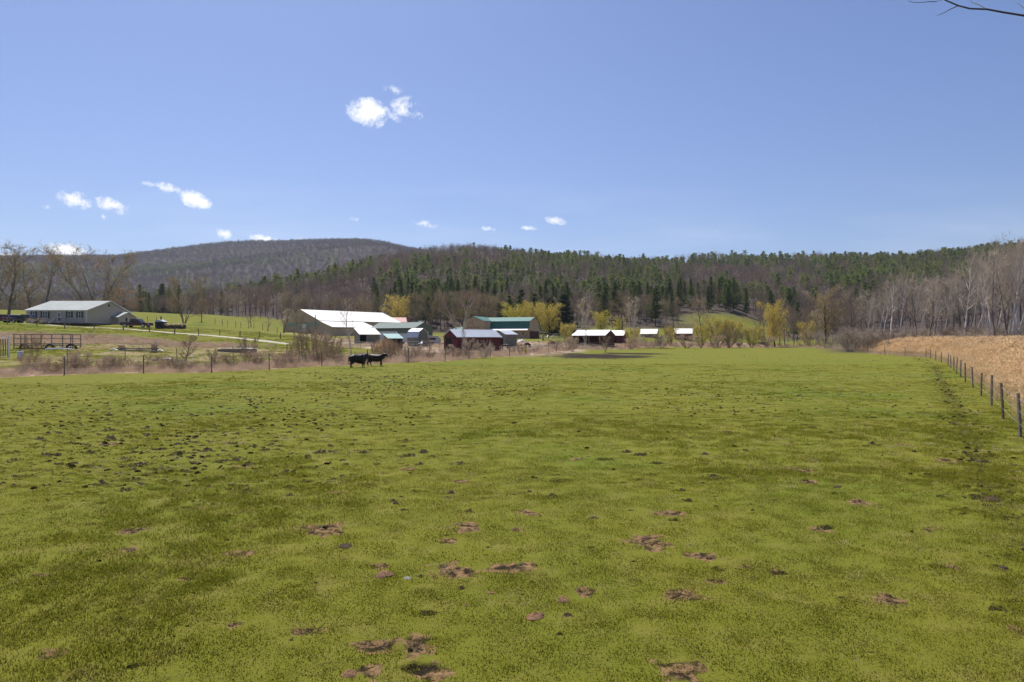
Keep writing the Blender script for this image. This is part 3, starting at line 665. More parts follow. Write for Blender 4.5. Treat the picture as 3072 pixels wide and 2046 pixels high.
P_BR = [deciduous(17, 5.2, .24, .25, nl=26, tw=8, name='a') for _ in range(2)]+[deciduous(15, 5.6, .26, .2, stems=2, nl=22, twig=TW_PU)]
P_OL = [deciduous(16, 5.8, .26, .18, nl=26, tw=6, bud=BUD_O, nbud=2), deciduous(14, 5.4, .24, .14, stems=4, nl=44, tw=7, bud=BUD_O, nbud=2)]
P_RU = [deciduous(14, 5.2, .22, .2, nl=26, tw=7, bud=BUD_R, nbud=2)]
P_AS = [deciduous(19, 6.2, .31, .40, nl=24, sub=6, tw=4, bark=BARK_P, twig=TW_GR, up=.95, lean=.30, twl=1.15, tww=.042) for _ in range(3)]+[deciduous(18, 5.0, .30, .42, nl=20, sub=6, tw=4, bark=BARK_P, twig=TW_GR, up=.9, lean=.55)]
P_AD = [deciduous(17, 4.4, .19, .30, nl=22, sub=5, tw=6, bark=BARK_G, twig=TW_GR, up=1.2, lean=.1) for _ in range(2)]
P_UP = [deciduous(14, 3.4, .16, .12, stems=3, nl=27, sub=5, tw=6, bark=BARK_P, twig=TW_GR, up=2.0, fan=.16)]
P_WI = [weeping(11, 5.2), weeping(11, 4.2, nl=22)]
P_WO = [weeping(12, 5.0, wil=WILO, nl=24, strands=34)]
P_PI = [conifer(20, 5.4, 20, 6, 8, 3, .85, ragged=.45), conifer(18, 6.0, 17, 6, 8, 3, .9, clear=.2, ragged=.6, power=.65), conifer(20, 5.0, 20, 6, 7, 3, .82, ragged=.55)]
P_SP = [conifer(22, 3.4, 28, 7, 6, 3, .7, clear=.04, need=NEED_D, ragged=.3, power=.85)]
P_SH = [deciduous(3.2, 1.5, .05, .05, stems=7, nl=49, sub=5, tw=7, twl=.6, tww=.016, twig=TW_PK, bark=BARK_G, fan=.55, up=1.0), deciduous(3, 1.7, .05, .05, stems=8, nl=48, sub=5, tw=7, twl=.55, tww=.016, twig=TW_BR, bark=BARK_G, fan=.8, up=.7)]
P_SB = [deciduous(2.6, 1.6, .04, .03, stems=9, nl=45, sub=5, tw=7, twl=.42, tww=.017, twig=TW_GR, bark=BARK_G, fan=.9, up=.7)]
P_YB = [deciduous(4, 1.6, .05, .06, stems=7, nl=49, sub=5, tw=6, twl=.6, tww=.03, twig=BUD_O, bud=WIL, nbud=2, bl=.14, fan=.5, up=1.2), ]
P_SA = [deciduous(5, 1.3, .06, .22, nl=22, sub=5, tw=6, twl=.5, tww=.020, twig=TW_BR, bark=BARK_G, up=1.6), deciduous(7, 1.3, .06, .2, nl=24, sub=5, tw=6, twl=.5, tww=.022, twig=TW_GR, bark=BARK_G, up=1.9)]
P_OB = [deciduous(5, 1.5, .06, .1, stems=5, nl=35, sub=5, tw=7, twl=.55, tww=.024, twig=TW_BR, bud=BUD_O, nbud=1, bl=.08, bark=BARK_G, up=1.5, fan=.3)]
SLIM = deciduous(7, 1.5, .06, .22, nl=22, sub=3, tw=3, twl=.5, tww=.012, twig=TW_GR, bark=BARK_P, up=2.0)
HT = {}
for lst in (P_BR,P_OL,P_RU,P_AS,P_AD,P_UP,P_WI,P_WO,P_PI,P_SP,P_SH,P_SB,P_YB,P_SA,P_OB,[SLIM]):
    for tm, km in lst:
        co = np.empty(len(km.vertices)*3, np.float32); km.vertices.foreach_get('co', co); co = co.reshape(-1, 3)
        HT[km.name] = (float(np.percentile(co[:,2], 99.6)), float(np.percentile(np.abs(co[:,0]), 98)))
def plant(proto, px, ytop, d, label, cat='tree', group=None, name='bare_tree', width=None, rot=None, H=None, dz=0):
    x = at(px, d); z = g1(x, d)+dz; h0, w0 = HT[proto[1].name]
    s = (H if H else pz(ytop, d)-z)/h0
    r = bpy.data.objects.new(name, None); C.objects.link(r); r.empty_display_size = .3; r.location = (x, d, z)
    r.rotation_euler = (0, 0, rv(0, 6.28) if rot is None else rot)
    sx = s if width is None else (width*d/F/2)/w0
    r.scale = (sx, sx, s); tag(r, label, cat, group)
    t = bpy.data.objects.new('trunk', proto[0]); C.objects.link(t); t.parent = r
    k = bpy.data.objects.new('crown', proto[1]); C.objects.link(k); k.parent = r
    return r
ch = random.choice
# --- trees one can tell apart
plant(P_OL[0], 24, 725, 172, 'tall budding tree standing in front of the meadow beside the parked cars', name='budding_tree', width=150)
plant(P_OL[1], -25, 745, 190, 'budding tree cut by the picture edge beside the maroon car', name='budding_tree', width=120)
plant(P_OL[0], 92, 785, 196, 'smaller budding tree behind the hip end of the grey house', name='budding_tree', width=110)
plant(P_OL[0], 137, 742, 200, 'tall narrow budding tree behind the ridge end of the grey house', name='budding_tree', width=105)
plant(P_OL[1], 292, 742, 184, 'broad many-stemmed budding tree towering over the grey house roof', name='budding_tree', width=235)
plant(P_RU[0], 372, 860, 196, 'low russet tree behind the porch end of the grey house', name='budding_tree', width=110)
plant(P_OL[1], 552, 824, 165, 'two-stemmed budding tree beside the firewood stack on the lawn', name='budding_tree', width=112)
plant(P_RU[0], 604, 896, 185, 'slender russet sapling on the lawn beyond the firewood', name='sapling_tree', width=44)
plant(P_BR[0], 752, 935, 178, 'small bare tree at the lawn edge behind the dark posts', name='bare_tree', width=40)
plant(P_AD[0], 803, 945, 172, 'thin grey bare tree at the lawn edge near the white barn', name='bare_tree', width=38)
plant(P_SA[1], 851, 925, 225, 'thin bare tree at the low eave of the white-roofed barn', name='bare_tree', width=36)
plant(P_OB[0], 901, 938, 205, 'yellow-green bush against the gable of the white-roofed barn', 'bush', name='leafing_bush', width=42)
plant(P_WI[1], 1186, 885, 292, 'ochre willow rising behind the red-roofed shed', name='willow_tree', width=78)
plant(P_OL[0], 1240, 872, 300, 'olive budding tree between the ochre willow and the pale-limbed tree', name='budding_tree', width=66)
plant(P_OL[1], 1290, 866, 305, 'wide olive budding tree behind the grey-green long shed', name='budding_tree', width=60)
BIG = deciduous(13.5, 6.2, .42, .22, stems=3, nl=36, sub=7, tw=9, bark=BARK_P, twig=TW_BR, fan=.5, up=.8, tww=.075)
HT[BIG[1].name] = (13.2, 7.2)
plant(BIG, 1384, 866, 222, 'old spreading tree with bleached white limbs behind the red shed', name='bare_tree', width=140)
for i, (px, yt, d, w, lb) in enumerate([(1478,885,292,60,'tall rust-brown bare tree just behind the green barn roof'),(1440,880,300,60,'brown bare tree behind the brown gable of the green barn'),(1512,872,300,60,'dark-trunked bare tree behind the green roof and beside the pines')]):
    plant(P_RU[0] if i != 2 else P_BR[0], px, yt, d, lb, name='bare_tree', width=w)
for px, yt, d, w, lb in [(1562,868,285,66,'tallest green pine behind the yellow willows'),(1530,886,290,60,'green pine at the inner edge of the pine clump'),(1606,880,288,66,'green pine rising over the middle of the yellow willows'),(1500,905,300,50,'low green pine peeping over the green roof')]:
    plant(P_PI[0], px, yt, d, lb, name='pine_tree', width=w)
plant(P_SP[0], 1697, 884, 268, 'tall near-black spruce beside the yellow willows', name='spruce_tree', width=72)
plant(P_SP[0], 1655, 895, 275, 'dark spruce half hidden behind the yellow willows', name='spruce_tree', width=64)
for px, yt, d, w, lb in [(1548,908,262,90,'yellow willow peeping over the teal roof, leftmost of the willows'),(1603,903,262,76,'tallest yellow willow behind the barn gable'),(1645,906,258,84,'yellow willow beside the dark spruce'),(1806,931,262,62,'round yellow willow at the small meadow behind the open red shed'),(1858,950,262,40,'small yellow willow under the leaning dark tree'),(2478,858,240,96,'large yellow-topped willow in front of the wooded hill')]:
    plant(P_WO[0] if w == 96 else P_WI[0] if w != 40 else P_WI[1], px, yt, d, lb, name='willow_tree', width=w)
plant(P_WI[0], 2325, 902, 222, 'lone yellow weeping willow at the far end of the pasture', name='willow_tree', width=78)
plant(P_UP[0], 1746, 890, 215, 'pale upright bare tree rising behind the open red shed', name='bare_tree', width=50)
plant(P_UP[0], 1902, 888, 225, 'pale upright bare tree behind the small red shed', name='bare_tree', width=60)
plant(P_BR[1], 1868, 868, 245, 'dark leaning bare tree between the two pale upright trees', name='bare_tree', width=110)
plant(P_OL[0], 2106, 893, 245, 'olive budding tree in front of the bright green meadow', name='budding_tree', width=76)
plant(P_BR[1], 2276, 905, 250, 'single thin tree with dark forked trunk on the green meadow edge', name='bare_tree', width=44)
for px, yt, d, w, lb in [(1704,968,190,44,'round yellow bush at the corner of the open red shed'),(1898,984,200,34,'yellow-green bush between the two small sheds'),(2010,978,205,30,'yellow-green bush left of the lone red shed'),(2103,972,205,48,'yellow bush right of the lone red shed'),(2158,948,214,56,'tall ochre-yellow bush near the pasture corner'),(2190,958,214,58,'pale yellow bush beside the tall ochre one'),(2256,976,214,56,'low round yellow bush by the far fence'),(2418,962,228,42,'ochre bush in the scrub below the large willow'),(1578,1045,122,12,'tiny yellow bush at the leaning fence posts')]:
    plant(P_YB[0], px, yt, d, lb, 'bush', name='yellow_bush', width=w)
# --- leafless shrubs and saplings in the rough strip outside the fence
SHR = [(100,995,60,P_SH[1],70,'bare_shrub','dark multi-stemmed shrub in front of the railed platform'),(236,1046,58,P_SH[0],70,'bare_shrub','low pinkish thicket right of the railed platform'),(556,1003,67,P_SA[0],60,'bare_sapling','bare sapling standing alone in the dry grass strip'),
 (742,1010,72,P_OB[0],62,'bare_shrub','tall thin shrub in front of the pale tarpaulin'),(700,1050,70,P_SH[1],80,'bare_shrub','dense bramble clump left of the tall thin shrub'),(775,1048,71,P_SH[0],80,'bare_shrub','dense bramble clump right of the tall thin shrub'),(275,996,103,P_SB[0],42,'bare_shrub','grey round bush on the bank below the house'),
 (848,1060,73,P_SA[0],26,'bare_sapling','little bare sapling by the fence beside the tall brush'),(898,985,80,P_OB[0],46,'bare_shrub','upright olive shrub under the white barn gable'),(930,990,82,P_OB[0],52,'bare_shrub','upright olive shrub in the middle of the tall brush'),(962,985,84,P_SH[0],60,'bare_shrub','dark red-brown shrub in the tall brush'),(990,1000,86,P_OB[0],50,'bare_shrub','olive shrub at the right edge of the tall brush'),
 (908,1000,80,P_SA[1],22,'bare_sapling','thin dark sapling in front of the white barn door'),(1053,890,92,SLIM,60,'bare_tree','tall slender bare tree crossing the white barn roof'),(1190,1020,96,P_SH[1],46,'bare_shrub','leaning dark shrub right of the brush pile'),(1226,1030,84,P_SB[0],34,'bare_shrub','pale forked shrub by the fence before the paint horse'),
 (1290,1010,104,P_SA[0],22,'bare_sapling','thin sapling at the corner of the red shed'),(1405,1008,98,P_SB[0],46,'bare_shrub','grey bush in front of the red shed wall'),(1452,1018,98,P_SB[0],52,'bare_shrub','wide grey bush in front of the red shed wall'),(1398,985,100,P_SA[1],18,'bare_sapling','thin sapling reaching over the red shed roof'),
 (1700,1012,140,P_SB[0],58,'bare_shrub','wide brown bush left of the open red shed'),(1718,1006,138,P_SH[0],40,'bare_shrub','tall brown bush in front of the open red shed corner'),(1816,1008,140,P_OB[0],40,'bare_shrub','olive bush at the gable of the open red shed'),(1755,975,148,P_UP[0],18,'bare_sapling','thin pale sapling in front of the open red shed'),
 (1895,1010,182,P_SH[0],50,'bare_shrub','brown scrub bush behind the fence left of the grey shed'),(1955,998,186,P_SB[0],90,'bare_shrub','large dark scrub bush hiding the grey shed'),(1985,996,188,P_SH[1],80,'bare_shrub','large reddish scrub bush right of the grey shed'),(2060,1000,190,P_SH[0],80,'bare_shrub','reddish scrub bush before the lone red shed'),
 (2145,1000,205,P_SH[0],60,'bare_shrub','pinkish scrub bush near the pasture corner'),(2185,985,208,P_SH[1],60,'bare_shrub','dark scrub bush near the pasture corner'),(2218,990,210,P_SH[1],40,'bare_shrub','dark narrow scrub bush by the far fence'),(2300,1005,212,P_SH[0],60,'bare_shrub','pinkish scrub bush below the weeping willow'),(2490,1000,180,P_SB[0],58,'bare_shrub','round grey bush at the pasture corner by the reeds'),(2440,985,205,P_SB[0],66,'bare_shrub','grey bush beyond the pasture corner')]
for px, yt, d, pr, w, nm, lb in SHR:
    plant(pr, px, yt, d, lb, 'tree' if nm == 'bare_tree' else 'shrub' if nm == 'bare_shrub' else 'sapling', name=nm, width=w)
def bz(u):
    for lim, nm in ((235, 'below the railed platform'), (560, 'below the balance beam'), (820, 'below the tarpaulin raft'), (1010, 'below the white barn gable'), (1220, 'behind the black cattle'), (1520, 'below the red shed'), (1880, 'below the open red shed'), (2200, 'below the lone red shed')):
        if u < lim: return nm
    return 'at the far corner of the pasture'
def zone_of(u):
    for lim, nm in ((560, 'above the house lawn'), (860, 'between the firewood and the white barn'), (1180, 'above the white-roofed barn'), (1400, 'above the pale-limbed tree'), (1640, 'above the teal-roofed barn'), (1900, 'above the open red shed'), (2100, 'above the lone red shed'), (2330, 'above the bright green meadow'), (2560, 'above the pasture corner'), (2760, 'over the start of the reeds'), (2930, 'over the middle of the reeds')):
        if u < lim: return nm
    return 'over the near end of the reeds'
for i, (u, d, h) in enumerate(((872,76,3.0),(888,84,3.4),(916,78,3.6),(940,86,3.9),(955,78,3.2),(978,90,3.6),(1002,82,3.0),(1016,92,3.1),(640,66,2.2),(1120,92,2.4),(1172,90,2.6),(1250,96,2.2),(1360,100,2.3),(1560,118,2.6),(1668,132,2.8))):
    plant(ch(P_SA+P_OB+P_OB+P_SH[:1]), u, 0, d, 'tangle of tall thin stems outside the fence, '+bz(u), 'shrub', 'tall brush outside the fence', 'bare_shrub', H=h*.85, width=rv(20, 40))
# --- rows and woods: each tree its own object where it shows largest
def row(n, u0, u1, d0, d1, h0, h1, pr, lb, grp, nm='bare_tree', cat='tree', wf=None):
    for i in range(n):
        u = u0+(u1-u0)*(i+rv(.1,.9))/n; d = rv(d0, d1); h = rv(h0, h1); p = ch(pr)
        plant(p, u, 0, d, lb+', '+zone_of(u), cat, grp, nm, H=h, width=None if wf is None else wf*h*F/d)
row(40, -60, 860, 318, 338, 5, 11, P_BR+P_OL+P_RU, 'small bare hedgerow tree', 'hedgerow trees behind the meadow')
row(26, 850, 1500, 296, 330, 11, 17, P_BR+P_OL+P_AD, 'tall bare tree behind the barns', 'tree belt behind the barns')
row(16, 1700, 2050, 292, 330, 9, 15, P_BR+P_OL+P_RU+P_AD, 'bare tree at the hill foot', 'trees behind the red sheds')
row(22, 2290, 2600, 236, 290, 9, 15, P_BR+P_OL+P_AD+P_BR, 'bare tree in the thicket', 'thicket beyond the pasture corner')
row(9, 1990, 2290, 262, 285, 3, 5, P_SH+P_SB, 'low dark bush at the meadow edge', 'bushes below the meadow', 'bare_shrub', 'shrub')
row(40, 1120, 2320, 0, 0, 1.2, 2.6, P_SH, '', '', 'bare_shrub', 'shrub') if False else None
for i in range(140):
    u = rv(-30, 850) if i < 45 else rv(850, 2500); d = float(fence_depth(u))+rv(1.5, np.interp(u, [0,700,1300,2500], [8,10,20,12]))
    plant(ch(P_SH+P_SH+P_SB), u, 0, d, 'low bare bramble outside the fence, '+bz(u), 'bramble', 'brambles along the pasture fence', 'bramble_bush', H=rv(.7, 1.4) if i < 45 else rv(.8, 1.7))
ASP = [(2668,800,186,P_AS[3],90,'white-trunked aspen leaning out at the edge of the wood'),(2697,788,182,P_AS[0],80,'aspen with a curved white trunk beside the leaning one'),(2640,868,196,P_AS[1],60,'short pale aspen at the end of the wood'),(2735,792,190,P_AS[2],70,'aspen with dark lower trunk near the start of the wood'),
 (2800,800,176,P_AS[0],64,'first of the close-set pale aspens in the middle of the wood'),(2822,806,172,P_AS[1],60,'thin aspen among the close-set ones'),(2851,788,174,P_AS[2],64,'aspen with a pale crown right of the close-set ones'),(2946,742,160,P_AS[0],76,'tall aspen with a white forked trunk'),(2985,748,156,P_AS[3],76,'aspen leaning away from the white forked one'),(3018,722,152,P_AS[2],76,'tall bright aspen near the picture edge'),(3048,700,148,P_AS[1],84,'tallest aspen by the picture edge'),(3062,712,150,P_AS[0],80,'aspen half cut by the picture edge'),(2905,770,166,P_AS[1],66,'aspen left of the white forked one')]
for px, yt, d, pr, w, lb in ASP: plant(pr, px, yt, d, lb, name='aspen_tree', width=w)
for i in range(12):
    u = rv(2880, 3130); d = rv(146, 170)
    plant(ch(P_AS), u, np.interp(u, [2880,2960,3072], [745,715,682])+rv(0, 26), d, 'tall white-limbed aspen, '+zone_of(u), 'tree', 'aspens behind the reeds', 'aspen_tree', width=rv(76,100))
for i in range(28):
    u = rv(2560, 3160); d = rv(140, 215)+max(0, (2800-u)*.10)
    top = np.interp(u, [2440,2600,2700,2850,2950,3072], [905,850,810,800,752,715])+rv(0, 45)
    plant(ch(P_AS[:3]+P_AD), u, top, d, 'pale-barked aspen in the wood, '+zone_of(u), 'tree', 'aspens behind the reeds', 'aspen_tree', width=rv(48,110)*170/d)
for i in range(44):
    u = rv(2440, 3180); d = rv(215, 320); top = np.interp(u, [2440,2600,2700,2850,2950,3072], [880,850,830,800,775,745])+rv(0, 50)
    plant(ch(P_AD+P_BR), u, top, d, 'brown bare tree deep behind the aspens, '+zone_of(u), 'tree', 'brown trees behind the aspens', 'bare_tree')
for i in range(70):
    u = rv(2540, 3150); d = rv(133, 175); plant(ch(P_SB+P_SH[1:]), u, 0, d, 'dark undergrowth bush at the foot of the wood, '+zone_of(u), 'shrub', 'undergrowth below the aspens', 'bare_shrub', H=rv(2.6, 6.0))

# --- the wooded hill
def conifer_share(u, v, d, X, Y):
    sky_ = np.interp(u, [0,400,600,700,800,900,1000,1100,1200,1300,1400,1500,1600,1900,2300,2500,2700,2850,2950,3072], [900,885,862,848,828,800,782,760,738,730,728,738,745,755,758,752,745,730,712,695])
    rel = v-sky_; n = (fbm(X/55, Y/55, 200)-.5)*1.1
    a = np.where(rel < 34, .50, .03)
    b = np.where(rel < 38, .10, np.where(v < 905-(1500-u)*.02, .58*sst(1130, 1260, u+(v-790)*.6), .25))
    c = np.where(rel < 102, .60, np.where(rel < 140, .4, .14))
    e = np.where(rel < 34, .72, np.where(rel < 66, .18, np.where(v < 900, .38, .05)))
    f = np.where(rel < 105, .70, .05)
    s = np.where(u < 1120, a, np.where(u < 1500, b, np.where(u < 2050, c, np.where(u < 2450, e, f))))
    return (s+n*1.15*(s > .1))*np.where((u < 1000) & (d < 470) & ~((u > 400) & (u < 540)), .12, 1)
def hill_points():
    out = []
    for (d0, d1, sp) in ((300, 480, 8.2), (480, 1000, 9.2)):
        y = np.arange(d0, d1, sp); x = np.arange(-1.0*d1, .9*d1, sp); A, B = np.meshgrid(x, y); A = A.ravel()+rng.uniform(-.45, .45, A.size)*sp; B = B.ravel()+rng.uniform(-.45, .45, B.size)*sp
        u = A/B*F+1536; k = (u > -420) & (u < 3400); out.append(np.stack([A[k], B[k]], -1))
    P = np.concatenate(out); X, Y = P[:,0], P[:,1]; u = X/Y*F+1536
    far = 290+fbm(X/20, Y/20, 90)*26
    ok = (Y > far)
    mea = ((np.abs(u-2190) < 158) & (np.abs(Y-325) < 45)) | ((np.abs(u-1800) < 80) & (Y < 306)) | ((np.abs(u-2360) < 110) & (Y < 300))
    ok &= ~mea & ~((u < 860) & (Y < 345))
    dc = np.interp(np.clip(u, 0, 3072), CU, CD); ok &= (Y < dc+90) | (u < 900)
    return X[ok], Y[ok], u[ok]
HX, HY, HU = hill_points(); HZ = G(HX, HY)
HV = 1015-(HZ+12-CAMH)/HY*F
share = conifer_share(HU, HV, HY, HX, HY); con = rng.random(len(HX)) < share
inv_ = (HU > 0) & (HU < 3072)
order = np.argsort(HY+np.where(inv_, 0, 1e4)); n_ind = {True: 0, False: 0}; indiv = np.zeros(len(HX), bool)
LIM = {True: 150, False: 110}
for k in order:
    c = bool(con[k])
    if n_ind[c] < LIM[c] and inv_[k] and HY[k] > 300: indiv[k] = True; n_ind[c] += 1
for k in np.nonzero(indiv)[0]:
    u, d = HU[k], HY[k]
    if con[k]: plant(ch(P_PI), u, 0, d, 'green pine low on the hillside, '+zone_of(u), 'tree', 'pines on the lower hillside', 'pine_tree', H=rv(12, 19))
    else: plant(ch(P_BR+P_AD+P_BR+P_OL+P_RU), u, 0, d, 'leafless tree low on the hillside, '+zone_of(u), 'tree', 'leafless trees on the lower hillside', 'bare_tree', H=rv(10.5, 15))
FPN = [conifer(15, rr, 9, 6, 3, 2, 1.8, clear=.2, need=NEED_F, ragged=rg, join=True, power=pw) for rr, rg, pw in ((5.6,.4,.55),(6.4,.65,.5),(4.8,.45,.7),(6.8,.7,.42),(5.4,.5,.6))]
FBT = [far_bare(15, 4.6), far_bare(14, 5.2, n=190), far_bare(16, 4.4, tw=TW_BR), far_bare(14, 4.8, tw=TW_GR, n=150), far_bare(13, 4.6, n=130, bud=BUD_O, nb=46), far_bare(13, 4.6, n=140, bud=BUD_R, nb=36)]
k = ~indiv & con
scatter('distant_pines', np.column_stack([HX[k], HY[k], HZ[k]-.5]), rng.uniform(.5, 1.05, k.sum()), rng.random(k.sum())*6.28, rng.integers(0, 5, k.sum()), FPN, 'dark green pine forest covering the upper hillside', 'forest', squash=rng.uniform(.8,1.15,k.sum()))
k = ~indiv & ~con
pi = rng.choice(6, k.sum(), p=[.34,.26,.16,.08,.08,.08])
scatter('distant_bare_woods', np.column_stack([HX[k], HY[k], HZ[k]-.5]), rng.uniform(.75, 1.1, k.sum()), rng.random(k.sum())*6.28, pi, FBT, 'purplish brown leafless woods on the hillside', 'forest')
# --- the far mountain and its foothills
def mountain():
    out = []
    for (d0, d1, sp) in ((960, 1500, 12), (1500, 2720, 14)):
        y = np.arange(d0, d1, sp); x = np.arange(-.86*d1, .12*d1, sp); A, B = np.meshgrid(x, y); A = A.ravel()+rng.uniform(-.5, .5, A.size)*sp; B = B.ravel()+rng.uniform(-.5, .5, B.size)*sp
        u = A/B*F+1536; k = (u > -160) & (u < 1500); out.append(np.stack([A[k], B[k]], -1))
    P = np.concatenate(out); X, Y = P[:,0], P[:,1]; Z = G(X, Y); V = 1015-(Z+8-CAMH)/Y*F; u = X/Y*F+1536
    n = fbm(X/170, Y/170, 300); s = np.where((Y < 1450), .62+(n-.5)*2.4, np.where(Y < 2000, .36+(n-.5)*2.4, .04+(n-.60)*1.2))
    c = rng.random(len(X)) < s*.8
    return X, Y, Z, c
MX, MYY, MZ, MC = mountain()
FM = [far_bare(15, 7.2, n=130, w=.30, ln=2.8, tw=TW_MT, trunk=BARK_D), far_bare(14, 7.8, n=130, w=.30, ln=2.8, tw=TW_MT, trunk=BARK_D), far_bare(16, 7.0, n=120, w=.30, ln=2.8, tw=TW_MT, trunk=BARK_D)]
FMC = [conifer(18, 4.8, 7, 4, 2, 2, 3.2, clear=.1, need=NEED_F, ragged=.4, join=True) for _ in range(3)]
scatter('mountain_woods', np.column_stack([MX[~MC], MYY[~MC], MZ[~MC]-1]), rng.uniform(.8, 1.2, (~MC).sum()), rng.random((~MC).sum())*6.28, rng.integers(0, 3, (~MC).sum()), FM, 'purple-brown leafless forest over the far mountain', 'forest')
scatter('mountain_pines', np.column_stack([MX[MC], MYY[MC], MZ[MC]-1]), rng.uniform(.7, 1.1, MC.sum()), rng.random(MC.sum())*6.28, rng.integers(0, 3, MC.sum()), FMC, 'dark pine patches on the foothills of the far mountain', 'forest')

# --- reeds
REED = leafmat('reed_straw', [(.60,.45,.26),(.66,.50,.30),(.52,.38,.22),(.72,.56,.35)], .4, .3)
PLUME = leafmat('reed_plume', [(.82,.61,.36),(.86,.66,.41),(.70,.50,.28)], .45, .3)
def reed_clump(n, h, rad, w, plume=True):
    mb = MB()
    for _ in range(n):
        r = rad*math.sqrt(random.random()); t = rv(0,6.28); p = Vector((r*math.cos(t), r*math.sin(t), -.05)); hh = h*rv(.72, 1.1)
        d = (Vector((rv(-.12,.16), rv(-.12,.12), 1))).normalized(); q = p+d*hh*.6; e = q+(d+Vector((.10,.03,0))*rv(.2,1.4)).normalized()*hh*.4
        for a, b, ww in ((p, q, w), (q, e, w*.75)):
            s = (b-a).cross(rdir()).normalized()*ww*.5; mb.add([a-s, a+s, b+s*.8, b-s*.8], [(0,1,2,3)])
        for k in range(5):
            g = p.lerp(q, rv(.1, 1)); dd = Vector((rv(-1,1), rv(-1,1), rv(.3,1.6))).normalized(); sliver(mb, g, dd, rv(.18,.5), .022)
        if plume and random.random() < .8:
            for k in range(7):
                g = e-Vector((0,0,rv(0,.22))); dd = (Vector((.55,.1,.35))+rdir()*.75).normalized(); sliver(mb, g, dd, rv(.16,.34), .085, 1)
    return mb.mesh('reed_clump', [REED, PLUME])
def build_reeds():
    y = 3+rng.random(60000)**.62*160; x = rng.random(60000)*120
    u = x/y*F+1536
    fxx = np.interp(y, fy[::-1][:len(FP)-IR], fx[::-1][:len(FP)-IR]); fd = fence_depth(np.clip(u, 2480, 2780))
    far = np.interp(u, [2560,2640,2700,3072,3600], [165,158,152,142,138])
    ok = (y < far) & (u < 3500) & (((u > 2790) & (x > fxx+.35)) | ((u <= 2790) & (u > 2540) & (y > fd+2.5)))
    ok &= ~((u > 2790) & (x <= fxx+.35))
    x, y, u = x[ok], y[ok], u[ok]
    edge = fence_dist(x, y, IR-8); h = .38+.62*sst(.5, 5.5, edge); h = h*np.interp(u, [2540,2640,2720], [.42,.72,1.0])
    z = G(x, y); n = len(x)
    pr = [reed_clump(16, 2.75, .55, .022) for _ in range(4)]+[reed_clump(20, 2.3, .6, .02) for _ in range(2)]
    scatter('reed_bed', np.column_stack([x, y, z]), h*rng.uniform(.86, 1.10, n)*(1+(fbm(x/2.2, y/2.2, 77)-.5)*.35), rng.random(n)*.8-.4, rng.integers(0, 6, n), pr, 'straw-coloured reed bed with feathery plumes beside the pasture', 'reeds')
build_reeds()
# --- dry grass and brambles outside the fence
DRY = leafmat('dry_stalks', [(.56,.41,.31),(.64,.48,.37),(.42,.30,.23),(.58,.46,.32),(.46,.35,.21)], .35, .3)
def dry_clump(n, h, rad, w, lay=.9):
    mb = MB()
    for _ in range(n):
        r = rad*math.sqrt(random.random()); t = rv(0,6.28); p = Vector((r*math.cos(t), r*math.sin(t), -.03)); d = (rdir()*lay+Vector((0,0,.8))).normalized()
        sliver(mb, p, d, h*rv(.4,1.15), w)
    return mb.mesh('dry_clump', DRY)
def build_dry():
    pr = [dry_clump(70, .55, .5, .022), dry_clump(60, .75, .5, .02, .6), dry_clump(80, .38, .55, .026, 1.4)]
    X = []; Y = []; Sx = []
    n = 130000; y = 45+rng.random(n)*190; x = (rng.random(n)*2-1)*.86*y; u = x/y*F+1536
    fd = fence_depth(np.clip(u, -60, 2780)); off = y-fd; wd = np.interp(u, [-60,300,700,1000,1300,1600,1900,2200,2500], [10,9,12,19,25,35,33,28,12])
    nz = fbm(x/4, y/4, 400)
    ok1 = (off > .3) & (off < wd) & (u < 2560) & (rng.random(n) < np.where(off < wd-3, .62, .28)*(.5+nz))
    bank = np.exp(-((y-np.interp(u, [0,300,600,800], [101,100,102,104]))/np.interp(u, [0,300,600,850], [10,8,6,4]))**4)*(1-sst(560, 900, u))
    ok2 = (rng.random(n) < bank*.8) & (u > -200)
    ok3 = (u > 2560) & (u < 2800) & (off > .2) & (off < 4)
    ok4 = (rng.random(n) < .12) & (u > 1000) & (u < 1700) & (y > 112) & (y < 200)
    ok = ok1 | ok2 | ok3 | ok4
    x, y = x[ok], y[ok]; u = u[ok]; m = len(x)
    sc = rng.uniform(.55, 1.15, m)*np.interp(u, [0,600,1000,1600], [.75,.9,1.15,1.2])
    scatter('dry_grass', np.column_stack([x, y, G(x, y)]), sc, rng.random(m)*6.28, rng.integers(0, 3, m), pr, 'pinkish dry grass and dead stalks between the fence and the farm', 'grass')
    # rough green sward of the lawns and paddock beyond the fence
build_dry()
def field_weeds():
    pr = [dry_clump(26, .16, .16, .010, 1.2)]
    n = 2600; y = 6+rng.random(n)**.7*50; x = (rng.random(n)*2-1)*.78*y; ok = inside_field(x, y); x, y = x[ok], y[ok]
    scatter('straw_litter', np.column_stack([x, y, np.zeros(len(x))]), rng.uniform(.5,1.1,len(x)), rng.random(len(x))*6.28, np.zeros(len(x), int), pr, 'wisps of old straw lying in the pasture', 'straw', squash=np.full(len(x), .5))
field_weeds()
